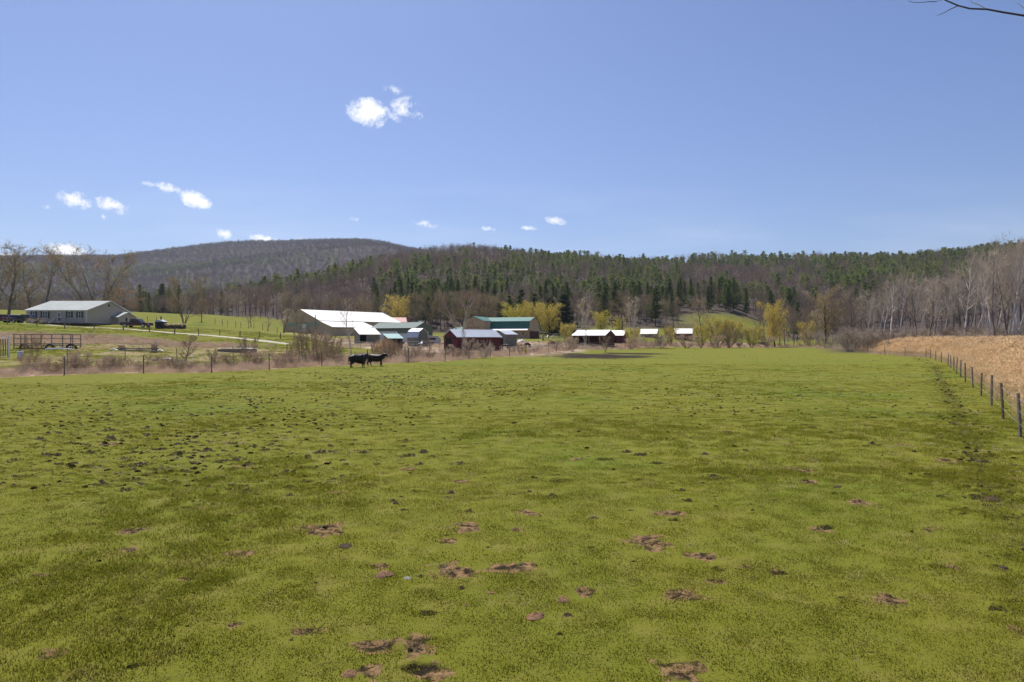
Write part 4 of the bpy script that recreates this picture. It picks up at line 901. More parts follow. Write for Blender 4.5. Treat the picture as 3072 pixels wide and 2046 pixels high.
# ------------------------------------------------------------------ building and object materials
M = {}
def mk(k, *a, **w): M[k] = mat(k, *a, **w)
mk('white_metal_roof', (.90,.86,.79), (.86,.82,.75), .35, .42, wave=('x', 1.1, .35), spec=.5)
mk('galvanised_roof', (.56,.59,.64), (.48,.51,.56), .5, .38, .25, wave=('x', 1.6, .4), dirt=(.42,.42,.43))
mk('house_roof', (.30,.325,.32), (.25,.275,.27), .6, .75, wave=('x', 1.0, .3), dirt=(.34,.36,.35))
mk('greygreen_roof', (.13,.18,.165), (.11,.155,.14), .5, .75, wave=('x', 1.2, .3))
mk('teal_roof', (.040,.165,.145), (.033,.14,.12), .5, .65, wave=('x', 1.2, .35))
mk('pale_teal_roof', (.25,.42,.40), (.20,.36,.34), .8, .45, wave=('x', 1.6, .35))
mk('red_roof', (.30,.045,.055), (.26,.04,.05), .6, .5, wave=('x', 1.2, .3))
mk('taupe_siding', (.60,.42,.31), (.53,.37,.27), .5, .75, wave=('y', 1.6, .3))
mk('tan_boards', (.64,.42,.29), (.54,.35,.24), 1.4, .85, wave=('xy', 2.2, .5), dirt=(.24,.17,.12))
mk('house_siding', (.53,.44,.38), (.50,.41,.355), 1, .75, wave=('z', 4.5, .35))
mk('red_boards', (.115,.020,.024), (.085,.017,.019), 1.6, .85, wave=('xy', 3.2, .5), dirt=(.11,.03,.03))
mk('greygreen_boards', (.185,.19,.155), (.15,.155,.128), 1.6, .85, wave=('xy', 3.2, .4))
mk('grey_boards', (.20,.18,.16), (.14,.125,.11), 1.6, .9, wave=('xy', 3.2, .4))
mk('white_paint', (.80,.79,.77), (.74,.73,.71), 2, .5)
mk('light_band', (.33,.36,.31), (.30,.33,.285), 1, .4)
mk('shade_paint', (.012,.011,.010), rough=.95)  # flat near-black that paints the shade inside doorways and door panes
mk('shutter', (.075,.075,.070), rough=.7)
mk('skirting', (.035,.028,.026), (.025,.02,.018), 3, .9, wave=('xy', 3, .5))
mk('old_wood', (.34,.28,.22), (.22,.18,.14), 5, .9, bump=.5, bscale=25)
mk('pale_wood', (.52,.44,.33), (.40,.33,.24), 4, .85, bump=.3)
mk('post_wood', (.27,.225,.18), (.17,.14,.115), 7, .95, bump=.7, bscale=30)
mk('post_wood_red', (.24,.165,.115), (.15,.105,.075), 7, .95, bump=.7, bscale=30)
mk('wire', (.45,.44,.42), rough=.5, metal=.5)
mk('tape', (.80,.78,.74), rough=.6)
mk('tarp_grey', (.50,.52,.56), (.36,.38,.42), 2.5, .45, bump=.8, bscale=5)
mk('tarp_cream', (.80,.78,.68), (.70,.68,.58), 2, .5, bump=.6, bscale=4)
mk('rubber', (.022,.022,.023), rough=.8)
mk('maroon_paint', (.085,.008,.014), rough=.28, spec=.6)
mk('red_paint', (.075,.005,.008), rough=.28, spec=.6)
mk('black_paint', (.012,.015,.018), rough=.25, spec=.6)
mk('silver_paint', (.55,.57,.60), rough=.3, metal=.4)
mk('trailer_white', (.62,.63,.68), (.56,.57,.62), 1, .4)
mk('trailer_grey', (.40,.39,.38), (.34,.33,.32), 1, .5)
mk('chrome', (.6,.6,.6), rough=.25, metal=.9)
mk('tail_lamp', (.35,.01,.01), rough=.3)
mk('black_hide', (.020,.014,.011), (.011,.008,.006), 5, .5, bump=.3, bscale=40, spec=.25)
mk('boiler', (.030,.042,.042), rough=.5)
mk('log_end', (.80,.64,.44), (.66,.50,.33), 9, .9)
mk('log_bark', (.15,.10,.075), (.10,.07,.05), 5, .95, bump=.6)
mk('sand_pile', (.46,.34,.21), (.38,.27,.165), 2, .95, bump=.6, bscale=8)
mk('dung', (.085,.048,.024), (.045,.027,.015), 14, .95, bump=1.0, bscale=40)
mk('dung_dry', (.26,.135,.070), (.13,.07,.038), 14, .95, bump=1.0, bscale=40)
mk('gravel', (.46,.42,.34), (.38,.34,.28), 1.2, .95, bump=.3, bscale=9)
mk('stone', (.30,.28,.26), (.22,.205,.19), 3, .9, bump=.6, bscale=8)
mk('barrel_white', (.72,.70,.70), rough=.5)
for k, c in dict(purple=(.30,.16,.34), wine=(.26,.06,.09), ochre=(.45,.30,.08), green=(.10,.22,.09), orange=(.50,.14,.035), pink=(.62,.36,.50), lilac=(.42,.34,.52)).items(): mk('pole_'+k, c, rough=.6)
def glass():
    m, t = new_mat('window_glass'); b = N(t, 'ShaderNodeBsdfPrincipled'); b.inputs['Base Color'].default_value = (.02,.024,.03,1); b.inputs['Roughness'].default_value = .06; b.inputs['Specular IOR Level'].default_value = .6
    o = N(t, 'ShaderNodeOutputMaterial'); L(t, b.outputs[0], o.inputs[0]); return m
M['glass'] = glass()
def paint_coat():
    m, t = new_mat('paint_coat'); tc = N(t, 'ShaderNodeTexCoord')
    c = mixc(t, ramp(t, noise(t, tc.outputs['Object'], 1.5, 3), [(.50, (0,0,0)), (.53, (1,1,1))]), (.075,.038,.022), (.70,.66,.60))
    b = N(t, 'ShaderNodeBsdfPrincipled'); b.inputs['Roughness'].default_value = .7; L(t, c, b.inputs['Base Color']); o = N(t, 'ShaderNodeOutputMaterial'); L(t, b.outputs[0], o.inputs[0]); return m
M['paint_coat'] = paint_coat()

class Bld:
    """building with its ridge along local x, front face at y = -W/2"""
    def __init__(s, name, label, cat, x, y, z, rz, Ln, W_, hw, hr, wall, roof, ov=.3, ove=None, prof=None, sink=1.2, group=None, noroof=False):
        s.L, s.W, s.hw, s.hr = Ln, W_, hw, hr; ove = ov if ove is None else ove
        s.o = thing(name, label, cat, (x, y, z), R(rz), group)
        prof = prof or [(-W_/2, hw), (0, hr), (W_/2, hw)]
        MB().prismx([(W_/2, -sink)]+list(reversed(prof))[0:]+[(-W_/2, -sink)], -Ln/2, Ln/2).build('wall', M[wall], s.o)
        if noroof: return
        r = MB(); n = len(prof); t = .07
        for i in range(n-1):
            (ya, za), (yb, zb) = prof[i], prof[i+1]
            sl = Vector((yb-ya, zb-za)).normalized(); nn = Vector((-sl.y, sl.x))
            if nn.y < 0: nn = -nn
            a = Vector((ya, za)); b = Vector((yb, zb))
            if i == 0: a = a-sl*ov
            if i == n-2: b = b+sl*ov
            a0, b0 = a+nn*.03, b+nn*.03; a1, b1 = a0+nn*t, b0+nn*t
            r.prismx([(a0.x, a0.y), (b0.x, b0.y), (b1.x, b1.y), (a1.x, a1.y)], -Ln/2-ove, Ln/2+ove)
        s.roof = r.build('roof', M[roof], s.o)
    def rect(s, name, face, a0, a1, z0, z1, m, t=.04, off=0.0, parent=None):
        mb = MB(); W2, L2 = s.W/2, s.L/2
        if face == 'front': mb.box(a0, a1, -W2-off-t, -W2-off, z0, z1)
        elif face == 'back': mb.box(a0, a1, W2+off, W2+off+t, z0, z1)
        elif face == 'right': mb.box(L2+off, L2+off+t, a0, a1, z0, z1)
        else: mb.box(-L2-off-t, -L2-off, a0, a1, z0, z1)
        return mb.build(name, M[m], parent or s.o)
    def window(s, face, a0, a1, z0, z1, sh=True, off=0.0, panes=1):
        w = s.rect('window', face, a0, a1, z0, z1, 'glass', .03, off)
        fw = .09; mb = MB(); W2, L2 = s.W/2+off, s.L/2+off
        def b(p, q, z_, z2):
            if face == 'front': mb.box(p, q, -W2-.07, -W2-.032, z_, z2)
            elif face == 'right': mb.box(L2+.032, L2+.07, p, q, z_, z2)
            else: mb.box(-L2-.07, -L2-.032, p, q, z_, z2)
        b(a0-fw, a1+fw, z1, z1+fw); b(a0-fw, a1+fw, z0-fw, z0); b(a0-fw, a0, z0, z1); b(a1, a1+fw, z0, z1); b(a0, a1, (z0+z1)/2-.03, (z0+z1)/2+.03)
        for k in range(1, panes): q = a0+(a1-a0)*k/panes; b(q-.05, q+.05, z0, (z0+z1)/2-.03); b(q-.05, q+.05, (z0+z1)/2+.03, z1)
        mb.build('frame', M['white_paint'], w)
        if sh:
            for q in (a0-fw-.42, a1+fw+.02): s.rect('shutter', face, q, q+.40, z0-.05, z1+.08, 'shutter', .05, off)
        return w

# ------------------------------------------------------------------ house
def hx(px): return at(px, 150)+100.1
zb = 5.85
H_ = Bld('ranch_house', 'long low beige house with pale green-grey metal roof on the rise', 'house', -100.1, 158.5, zb, 0, 13.3, 17, 3.35, 5.75, 'house_siding', 'house_roof', ov=.35, ove=.3)
H_.rect('skirting', 'front', -6.75, 6.75, -1.3, .55, 'skirting', .05); H_.rect('skirting', 'right', -8.55, 8.55, -1.6, .50, 'skirting', .05)
H_.rect('corner_board', 'front', 6.45, 6.66, .56, 3.3, 'white_paint', .06); H_.rect('fascia', 'front', -6.8, 6.8, 3.12, 3.30, 'white_paint', .30)
H_.window('front', hx(99), hx(104.5), 1.75, 3.0); H_.window('front', hx(129), hx(142), 1.65, 3.0, panes=2); H_.window('front', hx(205), hx(211.5), 1.7, 3.0); H_.window('front', hx(236), hx(242.5), 1.7, 3.0)
d_ = H_.rect('door', 'front', hx(173.5), hx(182), .62, 2.98, 'white_paint', .06); H_.rect('door_glass', 'front', hx(175.5), hx(180), 1.0, 1.75, 'glass', .02, .062, d_); H_.rect('door_glass', 'front', hx(175.5), hx(180), 1.9, 2.75, 'glass', .02, .062, d_)
rk = MB()
for s_ in (1, -1):
    a_ = Vector((6.98, 0, 5.80)); b_ = Vector((6.98, s_*8.85, 3.32)); rk.beam(a_, b_, .06, .22)
rk.build('rake_trim', M['white_paint'], H_.o)
ad = MB(); ad.prismx([(8.4,-1.4),(8.4,2.1),(4.7,3.25),(1.0,2.1),(1.0,-1.4)], 6.66, 8.2); ad.build('side_wing', M['house_siding'], H_.o)
ar = MB()
for s_ in (1, -1): ar.beam((7.45, 4.7, 3.38), (7.45, 4.7+s_*4.3, 2.04), 1.75, .10)
ar.build('wing_roof', M['house_roof'], H_.o)
ar = MB()
for s_ in (1, -1): ar.beam((8.37, 4.7, 3.40), (8.37, 4.7+s_*4.35, 2.03), .07, .20)
ar.build('rake_trim', M['white_paint'], H_.o)
wn = MB().box(8.2, 8.24, 3.6, 4.6, .9, 2.05).build('window', M['glass'], H_.o); MB().box(8.2, 8.28, 3.45, 3.58, .8, 2.15).box(8.2, 8.28, 4.62, 4.75, .8, 2.15).build('frame', M['white_paint'], wn)
MB().box(6.72, 8.35, .95, 8.5, -1.5, .45).build('skirting', M['skirting'], H_.o)
MB().box(6.66, 6.72, -.6, .1, 4.5, 5.0).build('vent', M['shutter'], H_.o)
dk = thing('door_steps', 'dark wooden steps and landing below the white front door of the house', 'steps', (at(180,147.5), 147.6, zb), 0)
q = MB().box(-1.3, 1.5, 0, 2.2, .35, .50)
for i in range(3): q.box(-1.9-.3*i, -1.3-.3*i, .2, 2.0, .24-.12*i, .33-.12*i)
q.build('landing', M['skirting'], dk); MB().box(-1.3, 1.5, 0, .06, -1.2, .34).box(1.44, 1.5, .07, 2.2, -1.2, .34).build('apron', M['skirting'], dk)
q = MB()
for xx in (-1.2, 0, 1.4): q.beam((xx, .05, .5), (xx, .05, 1.4), .08)
q.beam((-1.2,.05,1.4), (1.4,.05,1.4), .09); q.build('railing', M['post_wood'], dk); MB().beam((-2.6,.05,.4), (-1.4,.05,1.45), .16, .10).build('handrail', M['white_paint'], dk)

# ------------------------------------------------------------------ white indoor-arena barn
WB = Bld('arena_barn', 'huge taupe barn with a glaring white metal roof and white sliding doors', 'barn', -60.3, 245, 4.7, 54.5, 37, 19.6, 4.15, 7.96, 'taupe_siding', 'white_metal_roof', ov=.2, ove=.35, sink=4)
WB.rect('light_panel', 'left', 1.6, 9.3, 2.35, 3.6, 'light_band', .03); WB.rect('light_panel', 'left', -9.3, -3.0, 2.35, 3.6, 'light_band', .03)
WB.rect('lower_boards', 'left', -9.5, -2.9, -.5, 2.30, 'tan_boards', .035)
dr_ = WB.rect('sliding_door', 'left', -2.6, 1.3, -.4, 3.3, 'white_paint', .10)
for a_ in (-2.1,-1.1,-.1,.8): WB.rect('door_window', 'left', a_-.18, a_+.18, 1.35, 1.65, 'shade_paint', .02, .102, dr_)  # near-black panes paint the dim barn interior
WB.rect('door_track', 'left', -2.9, 1.6, 3.35, 3.55, 'shutter', .14)
lt = MB().prismx([(-9.8,4.05),(-16.4,1.98),(-16.4,1.90),(-9.8,3.97)], -18.85, .1).build('lean_to_roof', M['white_metal_roof'], WB.o)
MB().box(-18.4, -.1, -16.15, -16.0, -4, 1.93).prismx([(-9.82,-4),(-9.82,3.9),(-15.98,1.96),(-15.98,-4)], -18.5, -18.35).build('lean_to_wall', M['taupe_siding'], WB.o)
MB().box(-18.6, .05, -16.35, -16.2, 1.70, 1.90).build('gutter', M['skirting'], WB.o)
po = thing('utility_pole', 'dark bare pole standing before the white roof of the big barn', 'pole', spot(946, 205)); MB().tube([(0,0,-.5),(0,0,6.0)], [.16,.12], 8).build('pole', M['post_wood'], po); MB().tube([(0,0,6.0),(0,0,6.12)], [.14,.14], 8).build('cap', M['rubber'], po)
# long shed joined behind it
GB = Bld('long_shed', 'long grey-green shed with grey-green metal roof beside the big white barn', 'shed', -27.8-.858*9.3, 215.6+.514*9.3, 3.2, -31, 18.6, 8.9, 3.0, 4.85, 'greygreen_boards', 'greygreen_roof', ov=.15, ove=.15, sink=2.5)
GB.rect('door', 'right', 1.2, 2.3, -.2, 1.9, 'white_paint', .05); GB.rect('door', 'right', -3.4, -1.8, -.3, 2.0, 'shutter', .04); GB.rect('gutter', 'front', -9.3, 9.3, 2.72, 2.9, 'skirting', .12)
RB = Bld('red_roofed_shed', 'shed with a rose-red metal roof peeping over the big white barn', 'shed', at(1183, 280), 280, 6.2, 14, 9, 8, 3.4, 5.3, 'tan_boards', 'red_roof', ov=.3)
AF = Bld('small_cabin', 'tiny brown gabled cabin among the trees beyond the long shed', 'cabin', at(1259, 262), 262, 5.0, 80, 4, 3.6, 2.6, 4.6, 'tan_boards', 'pale_teal_roof', ov=.3); AF.rect('door', 'left', -.5, .5, 0, 1.9, 'shutter', .04)
# white-roofed open lean-to
def mono(name, label, x, y, z, rz, Ln, D, hf, hb, wall, roof, ov=.15, cat='shed'):
    """single-pitch shed: local front-left corner at origin, x along the front, y to the back"""
    o = thing(name, label, cat, (x, y, z), R(rz)); t = .1
    MB().prismx([(0,-1),(D,-1),(D,hb),(D-t,hb),(D-t,hf+(hb-hf)*.9)], 0, 0.01)
    w = MB().prismx([(D,-1),(D,hb),(0,hf),(0,-1)], 0, t).prismx([(D,-1),(D,hb),(0,hf),(0,-1)], Ln-t, Ln).box(t, Ln-t, D-t, D, -1, hb-.04)
    w.build('wall', M[wall], o); sl = (hb-hf)/D
    MB().prismx([(-ov*2, hf-sl*ov*2+.02), (D+ov, hb+sl*ov+.02), (D+ov, hb+sl*ov+.1), (-ov*2, hf-sl*ov*2+.1)], -ov, Ln+ov).build('roof', M[roof], o)
    return o
ls = mono('loafing_shed', 'grey-green shed with a white single-pitch roof and a dark doorway', -33.4, 149.6, 1.65, 30, 4.6, 3.9, 2.25, 3.6, 'greygreen_boards', 'white_metal_roof')
MB().box(1.5, 4.5, 0, .08, -.9, 2.2).build('front_wall', M['greygreen_boards'], ls); MB().box(.12, 1.48, 1.2, 1.3, -.9, 2.3).build('doorway', M['shade_paint'], ls)  # doorway is a solid dark sheet painting the shaded interior
ts = mono('small_shelter', 'small open shelter with a pale teal roof behind the brush pile', -21.7, 119.6, .85, 30, 2.7, 2.4, 2.15, 2.85, 'grey_boards', 'pale_teal_roof')
# little barn-roofed shed
gp = [(-1.6,1.65),(-1.25,2.85),(0,3.55),(1.25,2.85),(1.6,1.65)]
gs = Bld('gambrel_shed', 'small grey-green shed with a bluish barn-shaped roof beside the horse trailers', 'shed', at(1253, 148), 148, 1.55, -35, 3.1, 3.2, 1.65, 3.55, 'greygreen_boards', 'galvanised_roof', ov=.05, ove=.12, prof=gp)
gs.rect('door', 'right', -.75, .75, .1, 2.1, 'greygreen_boards', .05); gs.rect('door_trim', 'right', .76, .86, .1, 2.2, 'grey_boards', .06)
# red run-in shed, the nearest building
RS = Bld('red_shed', 'dark red board shed with a grey metal roof and an open doorway, behind the bushes', 'shed', -7.41, 128.3, .85, 40, 10.1, 4.3, 2.42, 3.72, 'red_boards', 'galvanised_roof', ov=.22, ove=.25)
RS.rect('doorway', 'left', -.35, 1.45, -.3, 2.12, 'shade_paint', .03); RS.rect('overhang_strip', 'left', -2.1, 2.1, 2.16, 2.30, 'skirting', .05); RS.rect('fascia', 'front', -5.1, 5.1, 2.22, 2.38, 'skirting', .05)  # doorway panel paints interior shade; dark strip crosses the gable at the overhang
GS = Bld('green_shed', 'small grey-green shed with grey metal roof and black doorway behind the red shed', 'shed', -2.86+.766*1.6, 150+.643*1.6, 1.0, 40, 3.2, 4.6, 2.85, 3.7, 'greygreen_boards', 'galvanised_roof', ov=.2)
GS.rect('doorway', 'left', -1.5, .2, -.2, 2.0, 'shade_paint', .03)  # solid panel coloured as the shade inside the opening
# ------------------------------------------------------------------ green-roofed barn
bp = [(-5.5,3.35),(-4.95,5.75),(0,7.25),(4.95,5.75),(5.5,3.35)]
TB = Bld('gambrel_barn', 'long tan barn with a teal-green barn-shaped roof before the yellow willows', 'barn', 7.85-.927*11, 240+.375*11, 3.15, -22, 22, 11, 3.35, 7.25, 'tan_boards', 'teal_roof', ov=.12, ove=.2, prof=bp, sink=2)
MB().prismx([(-5.52,3.28),(-6.9,2.62),(-6.9,2.72),(-5.52,3.38)], -7.5, 10.9).build('porch_roof', M['white_metal_roof'], TB.o)
TB.rect('door', 'front', 5.4, 6.35, -.4, 2.1, 'shade_paint', .03); TB.rect('vent', 'front', 8.6, 9.2, 1.35, 1.75, 'shutter', .04)  # door here is a near-black panel painting an unlit opening
TB.rect('sliding_door', 'right', -4.6, 4.8, -.3, 2.1, 'red_boards', .07); TB.rect('door_track', 'right', -5.0, 5.2, 2.15, 2.35, 'skirting', .10); TB.rect('loft_window', 'right', -.75, .35, 3.0, 5.2, 'light_band', .04)
WG = Bld('barn_wing', 'tan board gable wing standing at the near end of the teal-roofed barn', 'barn', -13.5+.375*5.2, 236.5+.927*5.2, 3.1, 68, 10, 7.9, 5.9, 7.5, 'tan_boards', 'teal_roof', ov=.12, ove=.1, sink=2)
WG.rect('sliding_door', 'left', -2.3, 1.7, -.3, 3.6, 'tan_boards', .07); WG.rect('door_track', 'left', -2.6, 2.6, 3.7, 3.9, 'old_wood', .10)
LB = mono('hay_lean_to', 'small tan open-fronted lean-to at the end of the tan gable wing', at(1361, 240), 240, 3.2, -6, 2.9, 3, 2.9, 3.6, 'tan_boards', 'teal_roof')
MB().box(.1, 2.8, .6, .7, -.9, 2.2).build('doorway', M['shade_paint'], LB)  # dark sheet paints the shade inside the lean-to
# ------------------------------------------------------------------ sheds along the back fence
OS = thing('open_shed', 'long open-fronted red shed with a grey metal roof', 'shed', (26.5-.848*4.9, 185+.53*4.9-.9, .75), R(-32)); Ls, Ws = 9.6, 6.2
MB().prismx([(Ws/2,-1),(Ws/2,3.1),(0,4.4),(-Ws/2,3.1),(-Ws/2,-1)], Ls/2-.12, Ls/2).prismx([(Ws/2,-1),(Ws/2,3.1),(0,4.4),(-Ws/2,3.1),(-Ws/2,-1)], -Ls/2, -Ls/2+.12).box(-Ls/2+.12, Ls/2-.12, Ws/2-.12, Ws/2, -1, 3.05).build('wall', M['red_boards'], OS)
r_ = MB()
for s_ in (1, -1):
    p_ = [(0,4.46),(s_*(Ws/2+.4),2.98),(s_*(Ws/2+.4),3.06),(0,4.54)]; r_.prismx(p_ if s_ < 0 else p_[::-1], -Ls/2-.25, Ls/2+.25)
r_.build('roof', M['galvanised_roof'], OS)
for xx in (-3.2, 0, 3.2): MB().box(xx-.08, xx+.08, -Ws/2, -Ws/2+.16, -1, 3.05).build('post', M['old_wood'], OS)
MB().box(-Ls/2+.13, Ls/2-.13, -Ws/2+.17, -Ws/2+.25, 2.75, 3.02).build('beam', M['red_boards'], OS)
S2 = Bld('small_red_shed', 'small red shed with a bright white roof beside the open red shed', 'shed', at(1853, 212), 212, 1.5, -24, 4.5, 4.4, 2.5, 3.9, 'red_boards', 'white_metal_roof', ov=.3); S2.rect('doorway', 'front', -1.6, .2, -.3, 1.9, 'shade_paint', .03)  # doorway is a flat panel coloured as interior shade
S3 = Bld('weathered_shed', 'weathered grey shed with a bright roof mostly hidden by the large scrub bush', 'shed', at(1948, 246), 246, 1.7, -20, 5.6, 4.2, 3.0, 4.6, 'grey_boards', 'white_metal_roof', ov=.3); S3.rect('doorway', 'front', -1.9, 1.9, -.3, 2.2, 'shade_paint', .03)  # shade beneath the roof painted as a wide near-black panel
S4 = Bld('lone_red_shed', 'lone red shed with a bright roof standing apart between yellow bushes', 'shed', at(2051, 246), 246, 1.7, -20, 6.0, 4.4, 3.1, 4.8, 'red_boards', 'white_metal_roof', ov=.3); S4.rect('doorway', 'front', -.8, .8, -.3, 2.1, 'shade_paint', .03)  # near-black panel painted as a shaded opening

# ------------------------------------------------------------------ vehicles
def wheel(par, x, y, r=.40, w=.26):
    a = MB(); a.tube([(x, y-w/2, r), (x, y+w/2, r)], r, 20); t = a.build('tyre', M['rubber'], par, bevel=.03)
    s = 1 if y > 0 else -1; MB().tube([(x, y+s*(w/2-.02), r), (x, y+s*(w/2+.015), r)], r*.58, 14).build('rim', M['chrome'], t)
def pickup(label, x, y, rz, paint, Ln=5.9, suv=False, name='pickup_truck', cat='pickup truck', z=None):
    o = thing(name, label, cat, (x, y, g1(x, y)+.02 if z is None else z), R(rz)); h = Ln/2; W2 = .96
    lower = [(-h,.50),(-h+.05,1.08),(-.95 if not suv else -h+.15,1.12),(.9,1.12),(1.1,1.10),(h-.28,1.02),(h-.02,.86),(h,.48),(h-.55,.42),(-h+.3,.42)]
    b = MB(); b.prism(lower, -W2, W2); b.build('body', M[paint], o, bevel=.06)
    r0 = -1.05 if not suv else -h+.25
    cab = [(r0,1.10),(r0+.18,1.78),(.25,1.84),(.62,1.78),(1.35,1.10)]
    MB().prism(cab, -.84, .84).build('cab', M[paint], o, bevel=.07)
    win = [(r0+.18,1.17),(r0+.30,1.66),(.28,1.70),(.52,1.64),(1.02,1.17)]
    for s in (-1, 1): MB().prism(win, s*.862-.012, s*.862+.012).build('side_window', M['glass'], o)
    MB().beam((1.30,0,1.16), (.66,0,1.75), 1.45, .03).build('windscreen', M['glass'], o)
    if not suv:
        MB().box(-h+.12, -1.12, -.72, .72, 1.09, 1.14).build('bed', M['rubber'], o); MB().beam((-1.06,0,1.2), (-.90,0,1.70), 1.3, .02).build('rear_window', M['glass'], o)
    for wx in (-h+1.15, h-1.05):
        for s in (-1, 1): wheel(o, wx, s*(W2-.10))
    for s in (-1, 1):
        MB().box(h-.10, h+.012, s*.72-.18, s*.72+.18, .72, .88).build('headlight', M['chrome'], o); MB().box(-h-.012, -h+.08, s*.84-.09, s*.84+.09, .68, 1.02).build('tail_light', M['tail_lamp'], o)
        MB().box(.85, 1.0, s*1.05-.10, s*1.05+.10, 1.14, 1.30).build('mirror', M['black_paint'], o, bevel=.02)
    MB().box(h-.02, h+.10, -.9, .9, .42, .62).build('bumper', M['chrome'], o, bevel=.02); MB().box(-h-.12, -h+.0, -.9, .9, .46, .64).build('bumper', M['chrome'], o, bevel=.02)
    MB().box(h-.03, h+.02, -.52, .52, .66, .92).build('grille', M['rubber'], o)
    return o
pickup('dark red crew-cab pickup parked at the right end of the beige house', at(410, 139), 139, -6, 'red_paint', 6.0)
pickup('black crew-cab pickup parked before the beige house', at(78, 143), 143, 186, 'black_paint', 5.9)
pickup('maroon sport utility car cut by the picture edge', at(-12, 141), 141, 172, 'maroon_paint', 4.9, True, 'parked_car', 'car')
pickup('dark car with a silver bonnet between the maroon car and the black pickup', at(42, 148), 148, 200, 'silver_paint', 4.6, True, 'parked_car', 'car')
def trailer(label, px, d, rz, Ln, Hh, paint, nwin, goose=False, dz=0):
    x = at(px, d); o = thing('horse_trailer', label, 'trailer', (x, d, g1(x, d)+dz), R(rz)); h = Ln/2
    MB().prism([(-h,.45),(-h,Hh-.15),(-h+.15,Hh),(h-.5,Hh),(h,Hh-.55),(h,.45)], -1.05, 1.05).build('body', M[paint], o, bevel=.08)
    MB().box(-h+.1, h-.6, -1.0, 1.0, Hh+.01, Hh+.06).build('roof', M['white_paint'], o, bevel=.02)
    for i in range(nwin): a = -h+.7+i*(Ln-2.2)/max(1, nwin-1); MB().box(a, a+.42, -1.085, -1.055, Hh-.85, Hh-.40).build('window', M['glass'], o)
    MB().box(-h+.1, h-.1, -1.08, -1.056, .85, .92).build('trim_strip', M['shutter'], o)
    for wx in (-.95, -.1): wheel(o, wx-.2, -.98, .36, .2); wheel(o, wx-.2, .98, .36, .2)
    MB().box(-1.75, .35, -1.14, -1.06, .70, .80).build('fender', M['rubber'], o)
    MB().beam((h,0,.5), (h+1.1,0,.48), .12).tube([(h+1.0,0,0),(h+1.0,0,.5)], .04, 6).build('drawbar', M['rubber'], o)
    return o
trailer('long white horse trailer with four dark windows before the long grey-green shed', 1192, 160, 176, 6.6, 2.35, 'trailer_white', 4)
trailer('white camper trailer half hidden behind the long white horse trailer', 1160, 178, 184, 5.5, 2.5, 'trailer_white', 3)
trailer('weathered grey stock trailer beside the small barn-roofed shed', 1300, 156, 4, 3.4, 2.15, 'trailer_grey', 4)

# ------------------------------------------------------------------ lawn things beside the house
bo = thing('wood_boiler', 'small dark green outdoor furnace hut with a chimney beside the firewood', 'furnace', spot(483, 141)); 
MB().box(-.85, .85, -.8, .8, 0, 1.35).build('body', M['boiler'], bo, bevel=.03)
MB().prism([(-.95,1.35),(.95,1.35),(0,1.80)], -.9, .9).build('roof', M['galvanised_roof'], bo); MB().tube([(0,0,1.7),(0,0,2.3)], .13, 10).tube([(0,0,2.3),(0,0,2.4)], .19, 10).build('chimney', M['boiler'], bo); MB().box(-.35, .45, -.84, -.80, .2, 1.15).build('door', M['rubber'], bo)
fw = thing('firewood_stack', 'long low stack of split firewood with pale cut tops beside the dark furnace hut', 'woodpile', spot(527, 141))
for i in range(95):
    xx = rv(-1.9, 1.9); zz = rv(.08, .95) if i % 3 else rv(.78, 1.0); yy = rv(-.75, -.4) if i % 2 else rv(-.5, .5); a = rdir(); a.z *= .25; top = zz > .62
    q = Vector((xx, yy, zz)); v = (Vector((0,1,0))+a*.3).normalized()*.22 if not top else Vector((a.x, a.y, .15)).normalized()*.22
    if i < 60: MB().tube([q-v, q+v], .10, 6).build('log', M['log_bark' if zz < .5 else 'log_end'], fw)
MB().box(-1.95, 1.95, -.38, .5, -.2, .72).build('log_core', M['log_bark'], fw)
fr_ = thing('garden_trellis', 'slim trellis frame with pale twigs behind the red pickup bonnet', 'trellis', spot(457, 150))
MB().beam((-1.1,0,0), (-1.1,0,2.3), .08).beam((.9,0,0), (.9,0,2.2), .08).build('post', M['post_wood'], fr_); MB().beam((-1.1,0,1.4), (.9,0,1.4), .05).beam((-1.1,0,.8), (.9,0,.8), .05).build('rail', M['old_wood'], fr_)
hd = plant(P_SB[0], 105, 0, 139.5, 'dark trimmed bush row before the windows of the beige house', 'shrub', None, 'bare_shrub', H=1.3, width=50)

# ------------------------------------------------------------------ paddock things
def bridge():
    o = thing('railed_platform', 'wooden plank platform with tall three-rail sides in the paddock', 'platform', spot(143, 86, .0), R(1)); h = 3.55
    MB().box(-h, h, -.95, .95, .32, .42).build('deck', M['old_wood'], o)
    for s in (-1, 1):
        for xx in (-h+.05, -h+.9, -.15, h-1.05, h-.05):
            MB().box(xx-.045, xx+.045, s*1.0-.04, s*1.0+.04, -.1, 1.72).build('post', M['old_wood'], o)
        r = MB(); 
        for zz in (.52, 1.15, 1.68): r.box(-h-.05, h+.05, s*.93-.025, s*.93+.025, zz, zz+.085)
        r.build('rail', M['old_wood'], o)
    return o
bridge()
for px, d, lb in ((73, 84.5, 'black half-buried tyre at the near end of the railed platform'), (150, 84.2, 'black half-buried tyre under the middle of the railed platform'), (214, 84.5, 'black half-buried tyre at the far end of the railed platform')):
    t = thing('half_buried_tyre', lb, 'tyre', spot(px, d, .05), rv(-.2,.2)); pts = [(.62*math.cos(a), 0, .62*math.sin(a)-.08) for a in np.linspace(0, math.pi, 13)]
    MB().tube(pts, .11, 8).build('tyre', M['rubber'], t); MB().tube([(x_*.78, 0, z_*.78) for x_, y_, z_ in pts], .05, 6).build('rim', M['stone'], t)
